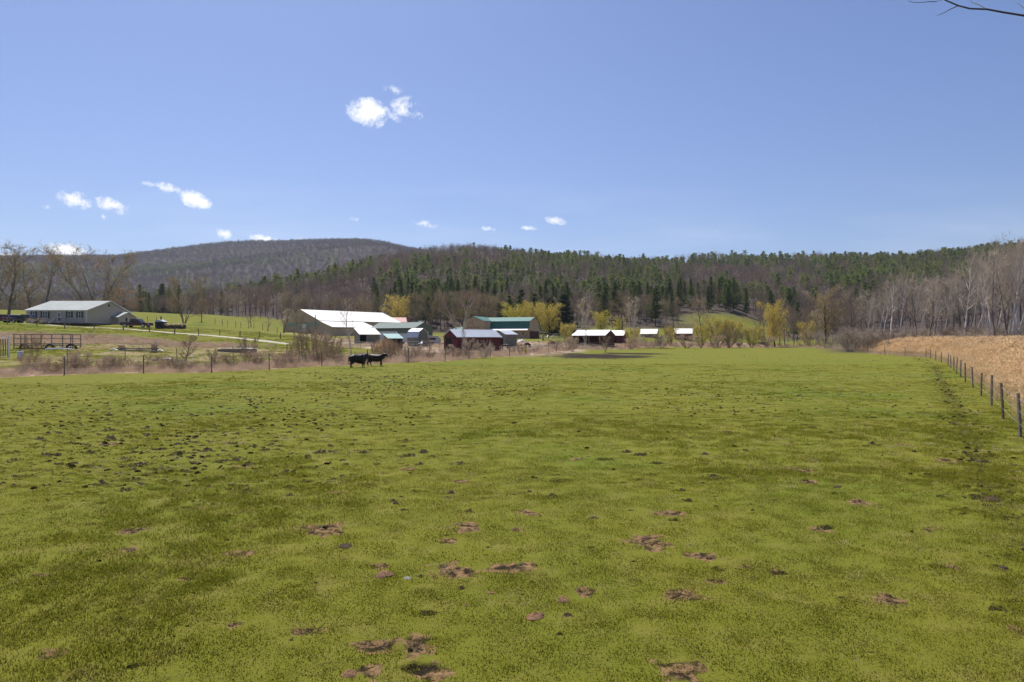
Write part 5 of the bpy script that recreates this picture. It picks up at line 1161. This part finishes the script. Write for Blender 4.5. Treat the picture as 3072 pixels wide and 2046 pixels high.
def log_(name, label, px, d, ln, r, rz, m='pale_wood', cat='pole', lift=.12, bend=.12):
    o = thing(name, label, cat, spot(px, d, lift), R(rz)); n = 7
    pts = [(-ln/2+ln*i/(n-1), math.sin(i*.9)*bend*.4, math.sin(i/(n-1)*math.pi)*bend) for i in range(n)]
    MB().tube(pts, [r*(1-.25*i/(n-1)) for i in range(n)], 8).build('stem', M[m], o); MB().tube([(-ln/2-.012,0,0), (-ln/2,0,0)], r*.93, 8).build('cut_end', M['log_end'], o); return o
log_('log_pole', 'long crooked whitewashed pole lying before the railed platform', 178, 82.5, 3.5, .10, -3, 'white_paint')
log_('log_pole', 'short whitewashed pole at the low end of the balance beam', 342, 82, 1.0, .11, -12, 'white_paint')
log_('log_pole', 'short fat whitewashed log at the high end of the balance beam', 481, 85, 1.0, .13, -16, 'white_paint')
log_('log_pole', 'thin whitewashed pole leaning on the balance beam', 421, 84, .75, .05, -28, 'white_paint', lift=.5)
log_('log_pole', 'brown log lying along the foot of the balance beam', 410, 83, 4.7, .09, 0, 'old_wood', lift=.10)
bb = thing('balance_beam', 'low wooden balance beam on brown blocks in the paddock', 'beam', spot(412, 84.4)); MB().box(-2.5, 2.6, -.14, .14, .22, .36).build('beam', M['old_wood'], bb)
for a_, z_ in ((-1.95, .74), (2.1, .86)): MB().box(a_-.25, a_+.25, -.3, .3, .37, z_).build('block', M['tan_boards'], bb, bevel=.02)
for a_ in (-1.95, .2, 2.1): MB().box(a_-.2, a_+.2, -.35, .35, -.1, .215).build('foot', M['old_wood'], bb)
MB().beam((-.4,.1,.9), (1.9,.1,.93), .05).build('cross_pole', M['pale_wood'], bb)
for px, lb in ((464, 'slim grey stake just right of the balance beam block'), (469, 'second slim grey stake behind the balance beam block')):
    s_ = thing('wooden_stake', lb, 'stake', spot(px, 86)); MB().tube([(0,0,-.1),(.02,0,1.35)], [.035,.025], 6).build('stake', M['stone'], s_); MB().tube([(.02,0,1.35),(.02,0,1.40)], .05, 6).build('cap', M['barrel_white'], s_)
br_ = thing('white_barrel', 'squat white plastic tank with a black ball on top near the streamer frame', 'tank', spot(61, 72)); MB().tube([(0,0,0),(0,0,.05),(0,0,.75),(0,0,.80)], [.27,.30,.29,.25], 16).build('tank', M['barrel_white'], br_, smooth=True); MB().tube([(0,0,.80),(0,0,.86),(0,0,.96)], [.12,.16,.07], 10).build('ball', M['rubber'], br_)
fm = thing('streamer_frame', 'white pipe frame hung with coloured foam poles at the picture edge', 'frame', spot(2, 74), R(-4))
for a_ in (-1.3, .95): MB().beam((a_,0,-.1), (a_,0,2.28), .13).build('post', M['white_paint'], fm)
MB().beam((-1.4,0,2.30), (1.02,0,2.22), .08).build('crossbar', M['white_paint'], fm)
for i, k_ in enumerate(('pink','lilac','purple','wine','ochre','green','purple','orange')):
    a_ = -1.1+i*.27; MB().tube([(a_,0,1.98), (a_+.03,.02,1.1), (a_+rv(-.02,.14),0,.08)], .052, 8).build('foam_pole', M['pole_'+k_], fm)
def slab(name, label, px, d, hx_, hy_, z, m, cat, rz=0, th=.2):
    o = thing(name, label, cat, spot(px, d), R(rz)); mb = MB(); n = 18; ang = [6.283*i/n for i in range(n)]
    rr = [rv(.8, 1.1) for _ in ang]; vs = [(0,0,z+th*.4)]+[(math.cos(a)*hx_*r*.8, math.sin(a)*hy_*r*.8, z+rv(-.03,.05)) for a, r in zip(ang, rr)]+[(math.cos(a)*hx_*r, math.sin(a)*hy_*r, -.15) for a, r in zip(ang, rr)]
    fs = [(0, i+1, (i+1)%n+1) for i in range(n)]+[(i+1, i+1+n, (i+1)%n+1+n, (i+1)%n+1) for i in range(n)]
    mb.add(vs, fs); mb.build('top' if cat != 'stone' else 'block', M[m], o); return o
slab('stone_slab', 'long pale flat slab lying in the paddock grass', 503, 77, .85, .5, .12, 'tarp_cream', 'slab'); slab('rubble_heap', 'low dark rubble heap before the pale slab', 470, 74, .55, .35, .16, 'stone', 'rubble')
slab('white_bag', 'small white bag lying in the grass right of the bare sapling', 575, 80, .16, .12, .16, 'white_paint', 'bag')
tp = thing('tarpaulin_raft', 'low timber raft covered by a crinkled silver-grey tarpaulin behind the brambles', 'raft', spot(712, 92, .1), R(-2)); mb = MB(); nx, ny = 26, 8
mb.add([(-2.2+4.4*i/nx, -1.3+2.6*j/ny, .38+.10*vnoise(i*.9, j*1.1, 5)-.25*abs(i/nx-.5)**2) for j in range(ny+1) for i in range(nx+1)], [(j*(nx+1)+i, j*(nx+1)+i+1, (j+1)*(nx+1)+i+1, (j+1)*(nx+1)+i) for j in range(ny) for i in range(nx)]); mb.build('tarpaulin', M['tarp_grey'], tp)
MB().box(-2.15, 2.15, -1.25, 1.25, -.1, .28).build('timber_frame', M['old_wood'], tp); MB().box(-.5, .6, .9, 1.2, .42, .62).build('loose_board', M['old_wood'], tp)

# ------------------------------------------------------------------ fences
def wob(a): return rv(-a, a)
def post(par, x, y, z, h, r=.055, m='post_wood', lean=.03, sq=False):
    t = MB(); lx, ly = wob(lean), wob(lean)
    t.tube([(x, y, z-.25), (x+lx*.5*h, y+ly*.5*h, z+h*.5), (x+lx*h, y+ly*h, z+h)], [r*1.08, r, r*.93], 4 if sq else 8)
    return t.build('post', M[m], par), Vector((x+lx*h, y+ly*h, z+h)), Vector((x, y, z))
def fence(name, label, pts, r, m, wires, lean=.03, wr=.004, extra_h=None, sq=False):
    o = thing(name, label, 'fence', (0,0,0)); o.location = (pts[0][0], pts[0][1], pts[0][2]); off = Vector(o.location)
    tops = []
    for (x, y, z, h) in pts:
        k = .7 if random.random() < .12 else 1
        _, a, b = post(o, x-off.x, y-off.y, z-off.z, h, r*rv(.85, 1.15), m if random.random() < .7 else 'post_wood_red', lean, sq); tops.append((b, a))
    if wires:
        w = MB()
        for f in wires:
            for (b0, a0), (b1, a1) in zip(tops[:-1], tops[1:]):
                p, q = b0.lerp(a0, f), b1.lerp(a1, f); mid = (p+q)/2-Vector((0,0,.03)); w.tube([p, mid, q], wr, 3, cap=False)
        w.build('wire', M['wire'], o)
    return o
pts = [(x, y, g1(x, y), h) for x, y, h in FP]
fence('pasture_fence', 'dark wooden posts strung with thin wire along the far side of the pasture', pts[:IR+1], .052, 'post_wood', (.35,.62,.9), wr=.006)
fence('reedside_fence', 'weathered square posts strung with wire between the pasture and the reed bed', pts[IR+1:], .047, 'post_wood', (.3,.6,.88), .05, wr=.006, sq=True)
DPP = [(22,973,950),(111,976,955),(194,979,954),(283,981,961),(370,991,969),(448,996,978),(524,995,977),(596,1000,978),(659,1004,981),(720,1008,987),(779,1012,991),(841,1020,999)]
fence('driveway_fence', 'row of short dark posts on the lawn along the driveway', [(*spot(px, 124 if px > 150 else 127), 1.15) for px, b, t in DPP], .085, 'post_wood', (.85,), .05, wr=.004)
BP = [645,667,683,707,723,746,762,788,804,831,850]
fence('meadow_fence', 'row of thin dark posts dipping behind the lawn before the meadow', [(*spot(px, 172-i*1.5), 1.5) for i, px in enumerate(BP)], .06, 'post_wood', (.6,.9), wr=.004)
fence('paddock_fence', 'few slender posts in the grass just beyond the dry strip', [(*spot(px, dd), 1.5) for px, dd in ((201,64),(375,69),(531,74),(700,80),(860,86))], .045, 'post_wood', (.5,.9), wr=.004)
def tapefence(label, pl, h, sag=.15, name='paddock_tape_fence', rails=(1.0,.55), pr=.04):
    o = thing(name, label, 'fence', pl[0]); off = Vector(pl[0]); pp_ = [Vector(p)-off for p in pl]
    for p in pp_: MB().tube([p-Vector((0,0,.2)), p+Vector((wob(.04), 0, h))], pr, 6).build('post', M['pale_wood'], o)
    for f in rails:
        t = MB()
        for a_, b_ in zip(pp_[:-1], pp_[1:]): t.tube([a_+Vector((0,0,h*f)), (a_+b_)/2+Vector((0,0,h*f-sag)), b_+Vector((0,0,h*f))], .035, 4)
        t.build('tape', M['tape'], o)
tapefence('sagging white tape fence right of the red shed', [spot(px, d) for px, d in ((1498,124),(1520,127),(1541,127),(1575,130),(1612,136),(1650,140),(1700,146),(1760,152))], 1.25, .14)
tapefence('white rail fence in front of the open red shed', [spot(px, d) for px, d in ((1742,160),(1770,161),(1800,162),(1832,163),(1862,165))], 1.1, .04)
tapefence('pale rail fence across the yard behind the tall slender tree', [spot(px, d) for px, d in ((1020,112),(1050,112),(1082,112),(1120,112))], 1.2, .03)
tapefence('grey gate panels and rails behind the paint horse', [spot(px, d) for px, d in ((1195,124),(1216,125),(1240,126),(1265,127),(1292,128),(1318,129))], 1.5, .02, 'yard_fence', (1.0,.7,.35))
tapefence('light panel fence behind the lumber heap', [spot(px, d) for px, d in ((1622,236),(1640,236),(1660,236),(1680,236),(1700,236))], 1.7, .0, 'panel_fence', (1.0,.75,.5,.25), .05)
# farm yard clutter
def heap(name, label, px, d, hx_, hy_, hz, m, cat='heap'):
    o = thing(name, label, cat, spot(px, d), rv(0,.5)); mb = MB(); nr, na = 9, 26; sd = random.randint(0, 999)
    vs = []; 
    for i in range(nr+1):
        r = i/nr
        for j in range(na): a = 6.283*j/na; k = (1-r*r)*hz*(1+.5*(float(vnoise(math.cos(a)*2+r*3, math.sin(a)*2, sd))-.5)); q = r*(1+.3*(float(vnoise(math.cos(a)*1.5+9, math.sin(a)*1.5, sd))-.5)); vs.append((math.cos(a)*hx_*q, math.sin(a)*hy_*q, k-.05))
    mb.add(vs, [(i*na+j, i*na+(j+1)%na, (i+1)*na+(j+1)%na, (i+1)*na+j) for i in range(nr) for j in range(na)][::1]); mb.Fc = [f[::-1] for f in mb.Fc]
    mb.build('mound', M[m], o, smooth=True); return o
heap('sand_mound', 'rounded heap of tan sand in the yard beside the dark horse', 1614, 150, 2.2, 1.6, 1.25, 'sand_pile', 'heap'); heap('dung_heap', 'low brown dung heap in the yard before the lumber', 1655, 172, 1.5, 1.1, 1.0, 'dung_dry', 'heap')
heap('cream_tarpaulin', 'cream tarpaulin mound before the dark barn doorway', 1564, 190, 1.5, .8, .9, 'tarp_cream', 'tarpaulin')
lh = thing('lumber_heap', 'jumbled heap of pale boards and panels beside the teal-roofed barn', 'heap', spot(1662, 212))
for i in range(46):
    a = Vector((rv(-3.6,3.0), rv(-1,1), rv(.1, 2.0))); v = Vector((rv(-1,1), rv(-.6,.6), rv(-.25,.25))).normalized()*rv(.5,1.3)
    if i < 34: MB().beam(a-v, a+v, rv(.06,.3), .05).build('board', M[ch(['pale_wood','pale_wood','white_paint','old_wood','sand_pile'])], lh)
MB().box(-3.7, -3.1, -.5, -.4, 0, 2.2).build('panel', M['pale_wood'], lh)
bpile = thing('brush_pile', 'tall tangled heap of tan dead branches behind the cattle', 'brush pile', spot(1158, 108)); mb = MB()
BRP = leafmat('brush_tan', [(.50,.33,.21),(.56,.37,.24)], .25, .5)
for i in range(1500):
    r = random.random()**.5; a = rv(0,6.28); x_ = math.cos(a)*r*2.5; y_ = math.sin(a)*r*1.8; z_ = rv(0, 2.15*(1-r*r)+.2); sliver(mb, Vector((x_, y_, z_)), (rdir()+Vector((0,0,.25))).normalized(), rv(.35,1.1), .035)
for i in range(40):
    a = Vector((rv(-1.8,1.8), rv(-1.2,1.2), rv(.4,1.6))); v = (rdir()+Vector((0,0,.2))).normalized(); mb.tube([a-v*.9, a+v*.9], [.05,.02], 4)
mb.build('branches', BRP, bpile)
dbp = thing('log_heap', 'black heap of logs on the slope under the thin forked tree', 'heap', spot(2292, 246)); 
for i in range(26): a = Vector((rv(-1.6,1.6), rv(-.5,.5), rv(.1,.9))); v = Vector((rv(-1,1), rv(-.5,.5), rv(-.2,.2))).normalized()*.7; MB().tube([a-v, a+v], rv(.08,.16), 6).build('log', M['skirting'], dbp)

# ------------------------------------------------------------------ driveway and paths
def ribbon(name, pl, w, m, lift=.05):
    P_ = []
    for (pa, da), (pb, db) in zip(pl[:-1], pl[1:]):
        n = 14
        for i in range(n): t = i/n; P_.append(((at(pa, da)*(1-t)+at(pb, db)*t), da*(1-t)+db*t))
    P_.append((at(*pl[-1]), pl[-1][1])); mb = MB(); k = 5; vs = []
    for i, (x, y) in enumerate(P_):
        a = P_[max(i-1,0)]; b = P_[min(i+1,len(P_)-1)]; tx, ty = b[0]-a[0], b[1]-a[1]; q = math.hypot(tx, ty); nx_, ny_ = -ty/q, tx/q; ww = w*(1+.25*(float(vnoise(i*.4, 3, 8))-.5))
        for j in range(k): f = (j/(k-1)-.5)*ww; X_, Y_ = x+nx_*f, y+ny_*f; vs.append((X_, Y_, g1(X_, Y_)+lift*(1 if 0 < j < k-1 else -.6)))
    mb.add(vs, [(i*k+j, (i+1)*k+j, (i+1)*k+j+1, i*k+j+1) for i in range(len(P_)-1) for j in range(k-1)])
    o = mb.build(name, M[m], smooth=True); tag(o, kind='structure'); return o
ribbon('driveway', [(-260,136),(-60,136),(80,135),(200,133.5),(310,131),(450,128),(560,126),(700,121),(790,116),(870,109)], 2.3, 'gravel')
ribbon('farm_path', [(905,206),(960,196),(1010,186),(1060,176),(1090,170)], 2.4, 'sand_pile')

# ------------------------------------------------------------------ cattle and horses
def creature(name, label, cat, spine, limbs, loc, rz, sc, mt, group=None):
    V = []; E = []; Rr = []
    def chain(pts, root=None):
        prev = root
        for (x, y, z, r) in pts:
            V.append((x*sc, y*sc, z*sc)); Rr.append(r*sc); i = len(V)-1
            if prev is not None: E.append((prev, i))
            prev = i
        return prev
    chain(spine)
    for root, pts in limbs: chain(pts, root)
    me = bpy.data.meshes.new(name); me.from_pydata(V, E, []); t = bpy.data.objects.new('tmp', me); C.objects.link(t)
    t.modifiers.new('s', 'SKIN'); 
    for i, sv in enumerate(me.skin_vertices[0].data): sv.radius = (Rr[i], Rr[i]); sv.use_root = (i == 2)
    t.modifiers.new('u', 'SUBSURF').levels = 2; t.modifiers['u'].render_levels = 2
    bpy.context.view_layer.update(); dg = bpy.context.evaluated_depsgraph_get(); m2 = bpy.data.meshes.new_from_object(t.evaluated_get(dg)); m2.name = name
    bpy.data.objects.remove(t); m2.materials.clear(); m2.materials.append(mt); m2.shade_smooth()
    o = bpy.data.objects.new(name, m2); C.objects.link(o); o.location = loc; o.rotation_euler = (0, 0, rz); tag(o, label, cat, group); return o
def legs(fr, hr, front=.66, hind=-.86, y=.19, fat=1.25):
    out = []
    for s, (f, h) in zip((-1, 1), zip(fr, hr)):
        out.append((4, [(front+f*.10, s*y, .80, .15*fat), (front+f*.5+.02, s*y, .46, .078*fat), (front+f*.85, s*y, .14, .050), (front+f*.85+.07, s*y, .03, .062)]))
        out.append((1, [(hind+h*.15+.06, s*y, .82, .20*fat), (hind+h*.4+.14, s*y, .62, .12*fat), (hind+h*.7-.10, s*y, .44, .070), (hind+h*.9-.04, s*y, .13, .050), (hind+h*.9+.04, s*y, .03, .062)]))
    return out
SPc = [(-1.02,0,1.14,.26),(-.72,0,1.06,.42),(-.20,0,.99,.49),(.30,0,.98,.50),(.68,0,1.06,.41),(.98,0,1.22,.28),(1.20,0,1.46,.165),(1.38,0,1.38,.145),(1.62,0,1.20,.09)]
def ears(z=1.40, x=1.20): z += .08; return [(6, [(x-.02, -.16, z+.02, .05), (x-.04, -.30, z+.05, .035)]), (6, [(x-.02, .16, z+.02, .05), (x-.04, .30, z+.05, .035)]), (6, [(x, 0, z+.14, .07)])]
tail = [(0, [(-1.20,0,1.22,.05),(-1.27,0,.95,.032),(-1.28,0,.62,.03),(-1.27,0,.45,.05)])]
creature('black_cow', 'black cow walking in front, head raised toward the farm', 'cow', SPc, legs((.30,-.16), (-.05,.22))+ears()+tail, (*spot(1127, 73.2)[:2], .0), R(-14), .88, M['black_hide'], 'black cattle in the pasture')
creature('black_cow', 'black cow standing behind the walking one, nosing its rump', 'cow', [(-1.02,0,1.16,.29),(-.72,0,1.08,.45),(-.20,0,.99,.52),(.30,0,.98,.53),(.68,0,1.10,.44),(.96,0,1.32,.31),(1.15,0,1.42,.16),(1.36,0,1.35,.135),(1.58,0,1.26,.09)], legs((.0,.03), (-.03,.05))+ears(1.46, 1.14)+tail, (*spot(1074, 69.6)[:2], .0), R(46), .90, M['black_hide'], 'black cattle in the pasture')
SPh = [(-.95,0,1.30,.20),(-.65,0,1.26,.31),(-.15,0,1.18,.33),(.30,0,1.18,.33),(.62,0,1.28,.28),(.88,0,1.55,.17),(1.10,0,1.82,.11),(1.30,0,1.72,.10),(1.55,0,1.48,.065)]
def hlegs():
    o = []
    for s in (-1, 1):
        o.append((4, [(.60,s*.16,.90,.12),(.62,s*.16,.52,.06),(.61,s*.16,.16,.042),(.66,s*.16,.03,.055)])); o.append((1, [(-.80,s*.17,.98,.17),(-.70,s*.17,.78,.10),(-.95,s*.17,.52,.055),(-.88,s*.17,.15,.042),(-.82,s*.17,.03,.055)]))
    return o
he = [(6, [(1.06,-.07,1.96,.03)]), (6, [(1.06,.07,1.96,.03)])]; ht = [(0, [(-1.10,0,1.28,.05),(-1.18,0,.95,.06),(-1.16,0,.60,.05)])]
creature('paint_horse', 'brown and white paint horse seen from behind in the yard', 'horse', SPh, hlegs()+he+ht, spot(1262, 124), R(82), .92, M['paint_coat'])
mk('dark_bay', (.035,.022,.016), (.02,.013,.01), 3, .6); mk('brown_coat', (.12,.065,.04), (.05,.03,.02), 2.4, .7)
SPg = [(-.95,0,1.30,.20),(-.65,0,1.26,.31),(-.15,0,1.18,.33),(.30,0,1.18,.33),(.62,0,1.22,.28),(.95,0,1.0,.17),(1.18,0,.62,.11),(1.25,0,.40,.10),(1.28,0,.16,.065)]
creature('dark_horse', 'near-black horse grazing with its head down beside the sand heap', 'horse', SPg, hlegs()+[(6, [(1.14,-.07,.74,.03)]), (6, [(1.14,.07,.74,.03)])]+ht, spot(1583, 142), R(55), .95, M['dark_bay'])
creature('brown_horse', 'brown horse grazing before the black doorway of the green shed', 'horse', SPg, hlegs()+ht, spot(1514, 134), R(150), .9, M['brown_coat'])

# ------------------------------------------------------------------ cow pats and loose clods lying in the near turf
def pat(name, label, px, py, w, hgt, m, group=None):
    d = 6144/(py-1015); x = at(px, d); o = thing(name, label, 'cow pat' if name == 'cow_pat' else 'clod', (x, d, (fbm(x/9, d/9, 8)-.5)*.06+(fbm(x/1.3, d/1.3, 5)-.5)*.032-.01), rv(0,6), group)
    mb = MB(); nr, na = 7, 22; sd = random.randint(0,999); vs = []
    for i in range(nr+1):
        r = i/nr
        for j in range(na):
            a = 6.283*j/na; n_ = float(fbm(math.cos(a)*1.4+r*2.3, math.sin(a)*1.4+r, sd)); q = r*w*(1+1.1*(n_-.5))
            vs.append((math.cos(a)*q, math.sin(a)*q*.85, max(-.02, .6*hgt*(1-r**2.2)*(.15+1.7*float(fbm(math.cos(a)*r*4.5, math.sin(a)*r*4.5, sd+3))))-.008*(i == nr)))
    mb.add(vs, [(i*na+j, (i+1)*na+j, (i+1)*na+(j+1)%na, i*na+(j+1)%na) for i in range(nr) for j in range(na)]); mb.build('crust', M[m], o, smooth=True)
PATS = [(1034,1640,.15,.05,'dung','dark ring-shaped cow pat below the large tan scrape'),(1152,1726,.15,.06,'dung_dry','brick-brown cow pat below the small straw scrape'),(1607,1850,.13,.06,'dung_dry','brick-brown cow pat standing alone in the near turf'),(1690,1799,.11,.05,'dung_dry','reddish crumbly cow pat beside a line of straw'),(1472,1779,.06,.04,'dung_dry','little rust-coloured clod between two scrapes'),
 (1221,1737,.06,.04,'stone','small grey clod right of the brick-brown pat'),(1262,1731,.045,.05,'dung','small black clod beside the grey one'),(1400,1817,.05,.03,'dung_dry','small pale clod in the near turf'),(1352,1480,.10,.08,'dung','round dark clod on the open turf left of the lush patch'),(1186,1511,.08,.06,'dung','dark clod in the middle of the open turf'),
 (1587,1475,.06,.05,'dung','small dark clod near the lush green patch'),(2975,1496,.13,.06,'dung','flat dark cow pat below the fence posts'),(2185,1297,.16,.08,'dung','dark cow pat far out between the trail and the middle'),(2115,1363,.14,.08,'dung','dark lumpy cow pat in the middle distance'),(1052,2026,.09,.05,'dung_dry','clod at the bottom edge beside a bare scrape'),(2513,1460,.10,.05,'dung','dark cow pat near the pale scrape'),(395,1653,.10,.05,'dung','dark cow pat in a scrape'),(3010,1705,.08,.05,'dung','dark clod near the lower picture edge')]
for px, py, w, h, m, lb in PATS: pat('cow_pat' if w > .09 else 'soil_clod', lb, px, py, w, h, m)

# ------------------------------------------------------------------ tree whose bough reaches into the top corner
ov = thing('overhanging_tree', 'bare tree whose thin bough reaches into the upper corner of the sky', 'tree', (11.4, 8.6, 0)); off = Vector((11.4, 8.6, 0)); D8 = 8.5
def sk(px, py, d=D8): return Vector((at(px, d), d, pz(py, d)))-off
mb = MB(); mb.tube([(0,0,-.3),(.1,.1,2.5),(.05,.2,5.2),(.3,.3,7.6),(.2,.1,9.8)], [.24,.20,.16,.10,.03], 10); mb.tube([(.05,.2,5.6),(1.2,.8,7.4),(2.0,1.0,9.4)], [.09,.06,.02], 7); mb.build('trunk', BARK_G, ov)
b1 = MB(); main = [Vector((.06,.2,5.4)), sk(3420,95), sk(3220,66), sk(3072,47), sk(3010,37), sk(2962,28), sk(2910,26), sk(2875,17), sk(2835,0), sk(2800,-28), sk(2760,-70)]
b1.tube(main, [.05,.030,.020,.0125,.0115,.0105,.010,.009,.008,.006,.003], 8, cap=False); b1.build('bough', BARK_D, ov)
for pts_, m_ in (([(2875,17),(2850,28),(2833,38),(2811,47)], BARK_D), ([(2962,28),(2932,12),(2918,9),(2905,-6),(2890,-40)], BARK_P), ([(3100,52),(3072,25),(3062,16),(3050,8)], BARK_P), ([(2800,-28),(2823,1),(2805,5),(2786,5),(2770,7),(2740,7),(2725,3)], BARK_D), ([(3220,66),(3160,20),(3120,-40)], BARK_D)):
    MB().tube([sk(*p) for p in pts_], [.006-.0035*i/(len(pts_)-1) for i in range(len(pts_))], 6).build('twig', m_, ov)
# ------------------------------------------------------------------ air: even, pale haze over the valley
HZ_DENS = 0.00007
m, t = new_mat('haze_air'); v = N(t, 'ShaderNodeVolumePrincipled'); v.inputs['Color'].default_value = (.80,.86,1.0,1); v.inputs['Density'].default_value = HZ_DENS; v.inputs['Anisotropy'].default_value = .35
o_ = N(t, 'ShaderNodeOutputMaterial'); L(t, v.outputs[0], o_.inputs['Volume'])
hz = MB().box(-6600, 6600, -6600, 6600, -60, 520).build('haze', m); tag(hz, 'thin pale haze filling the valley air', 'haze', None, 'stuff')
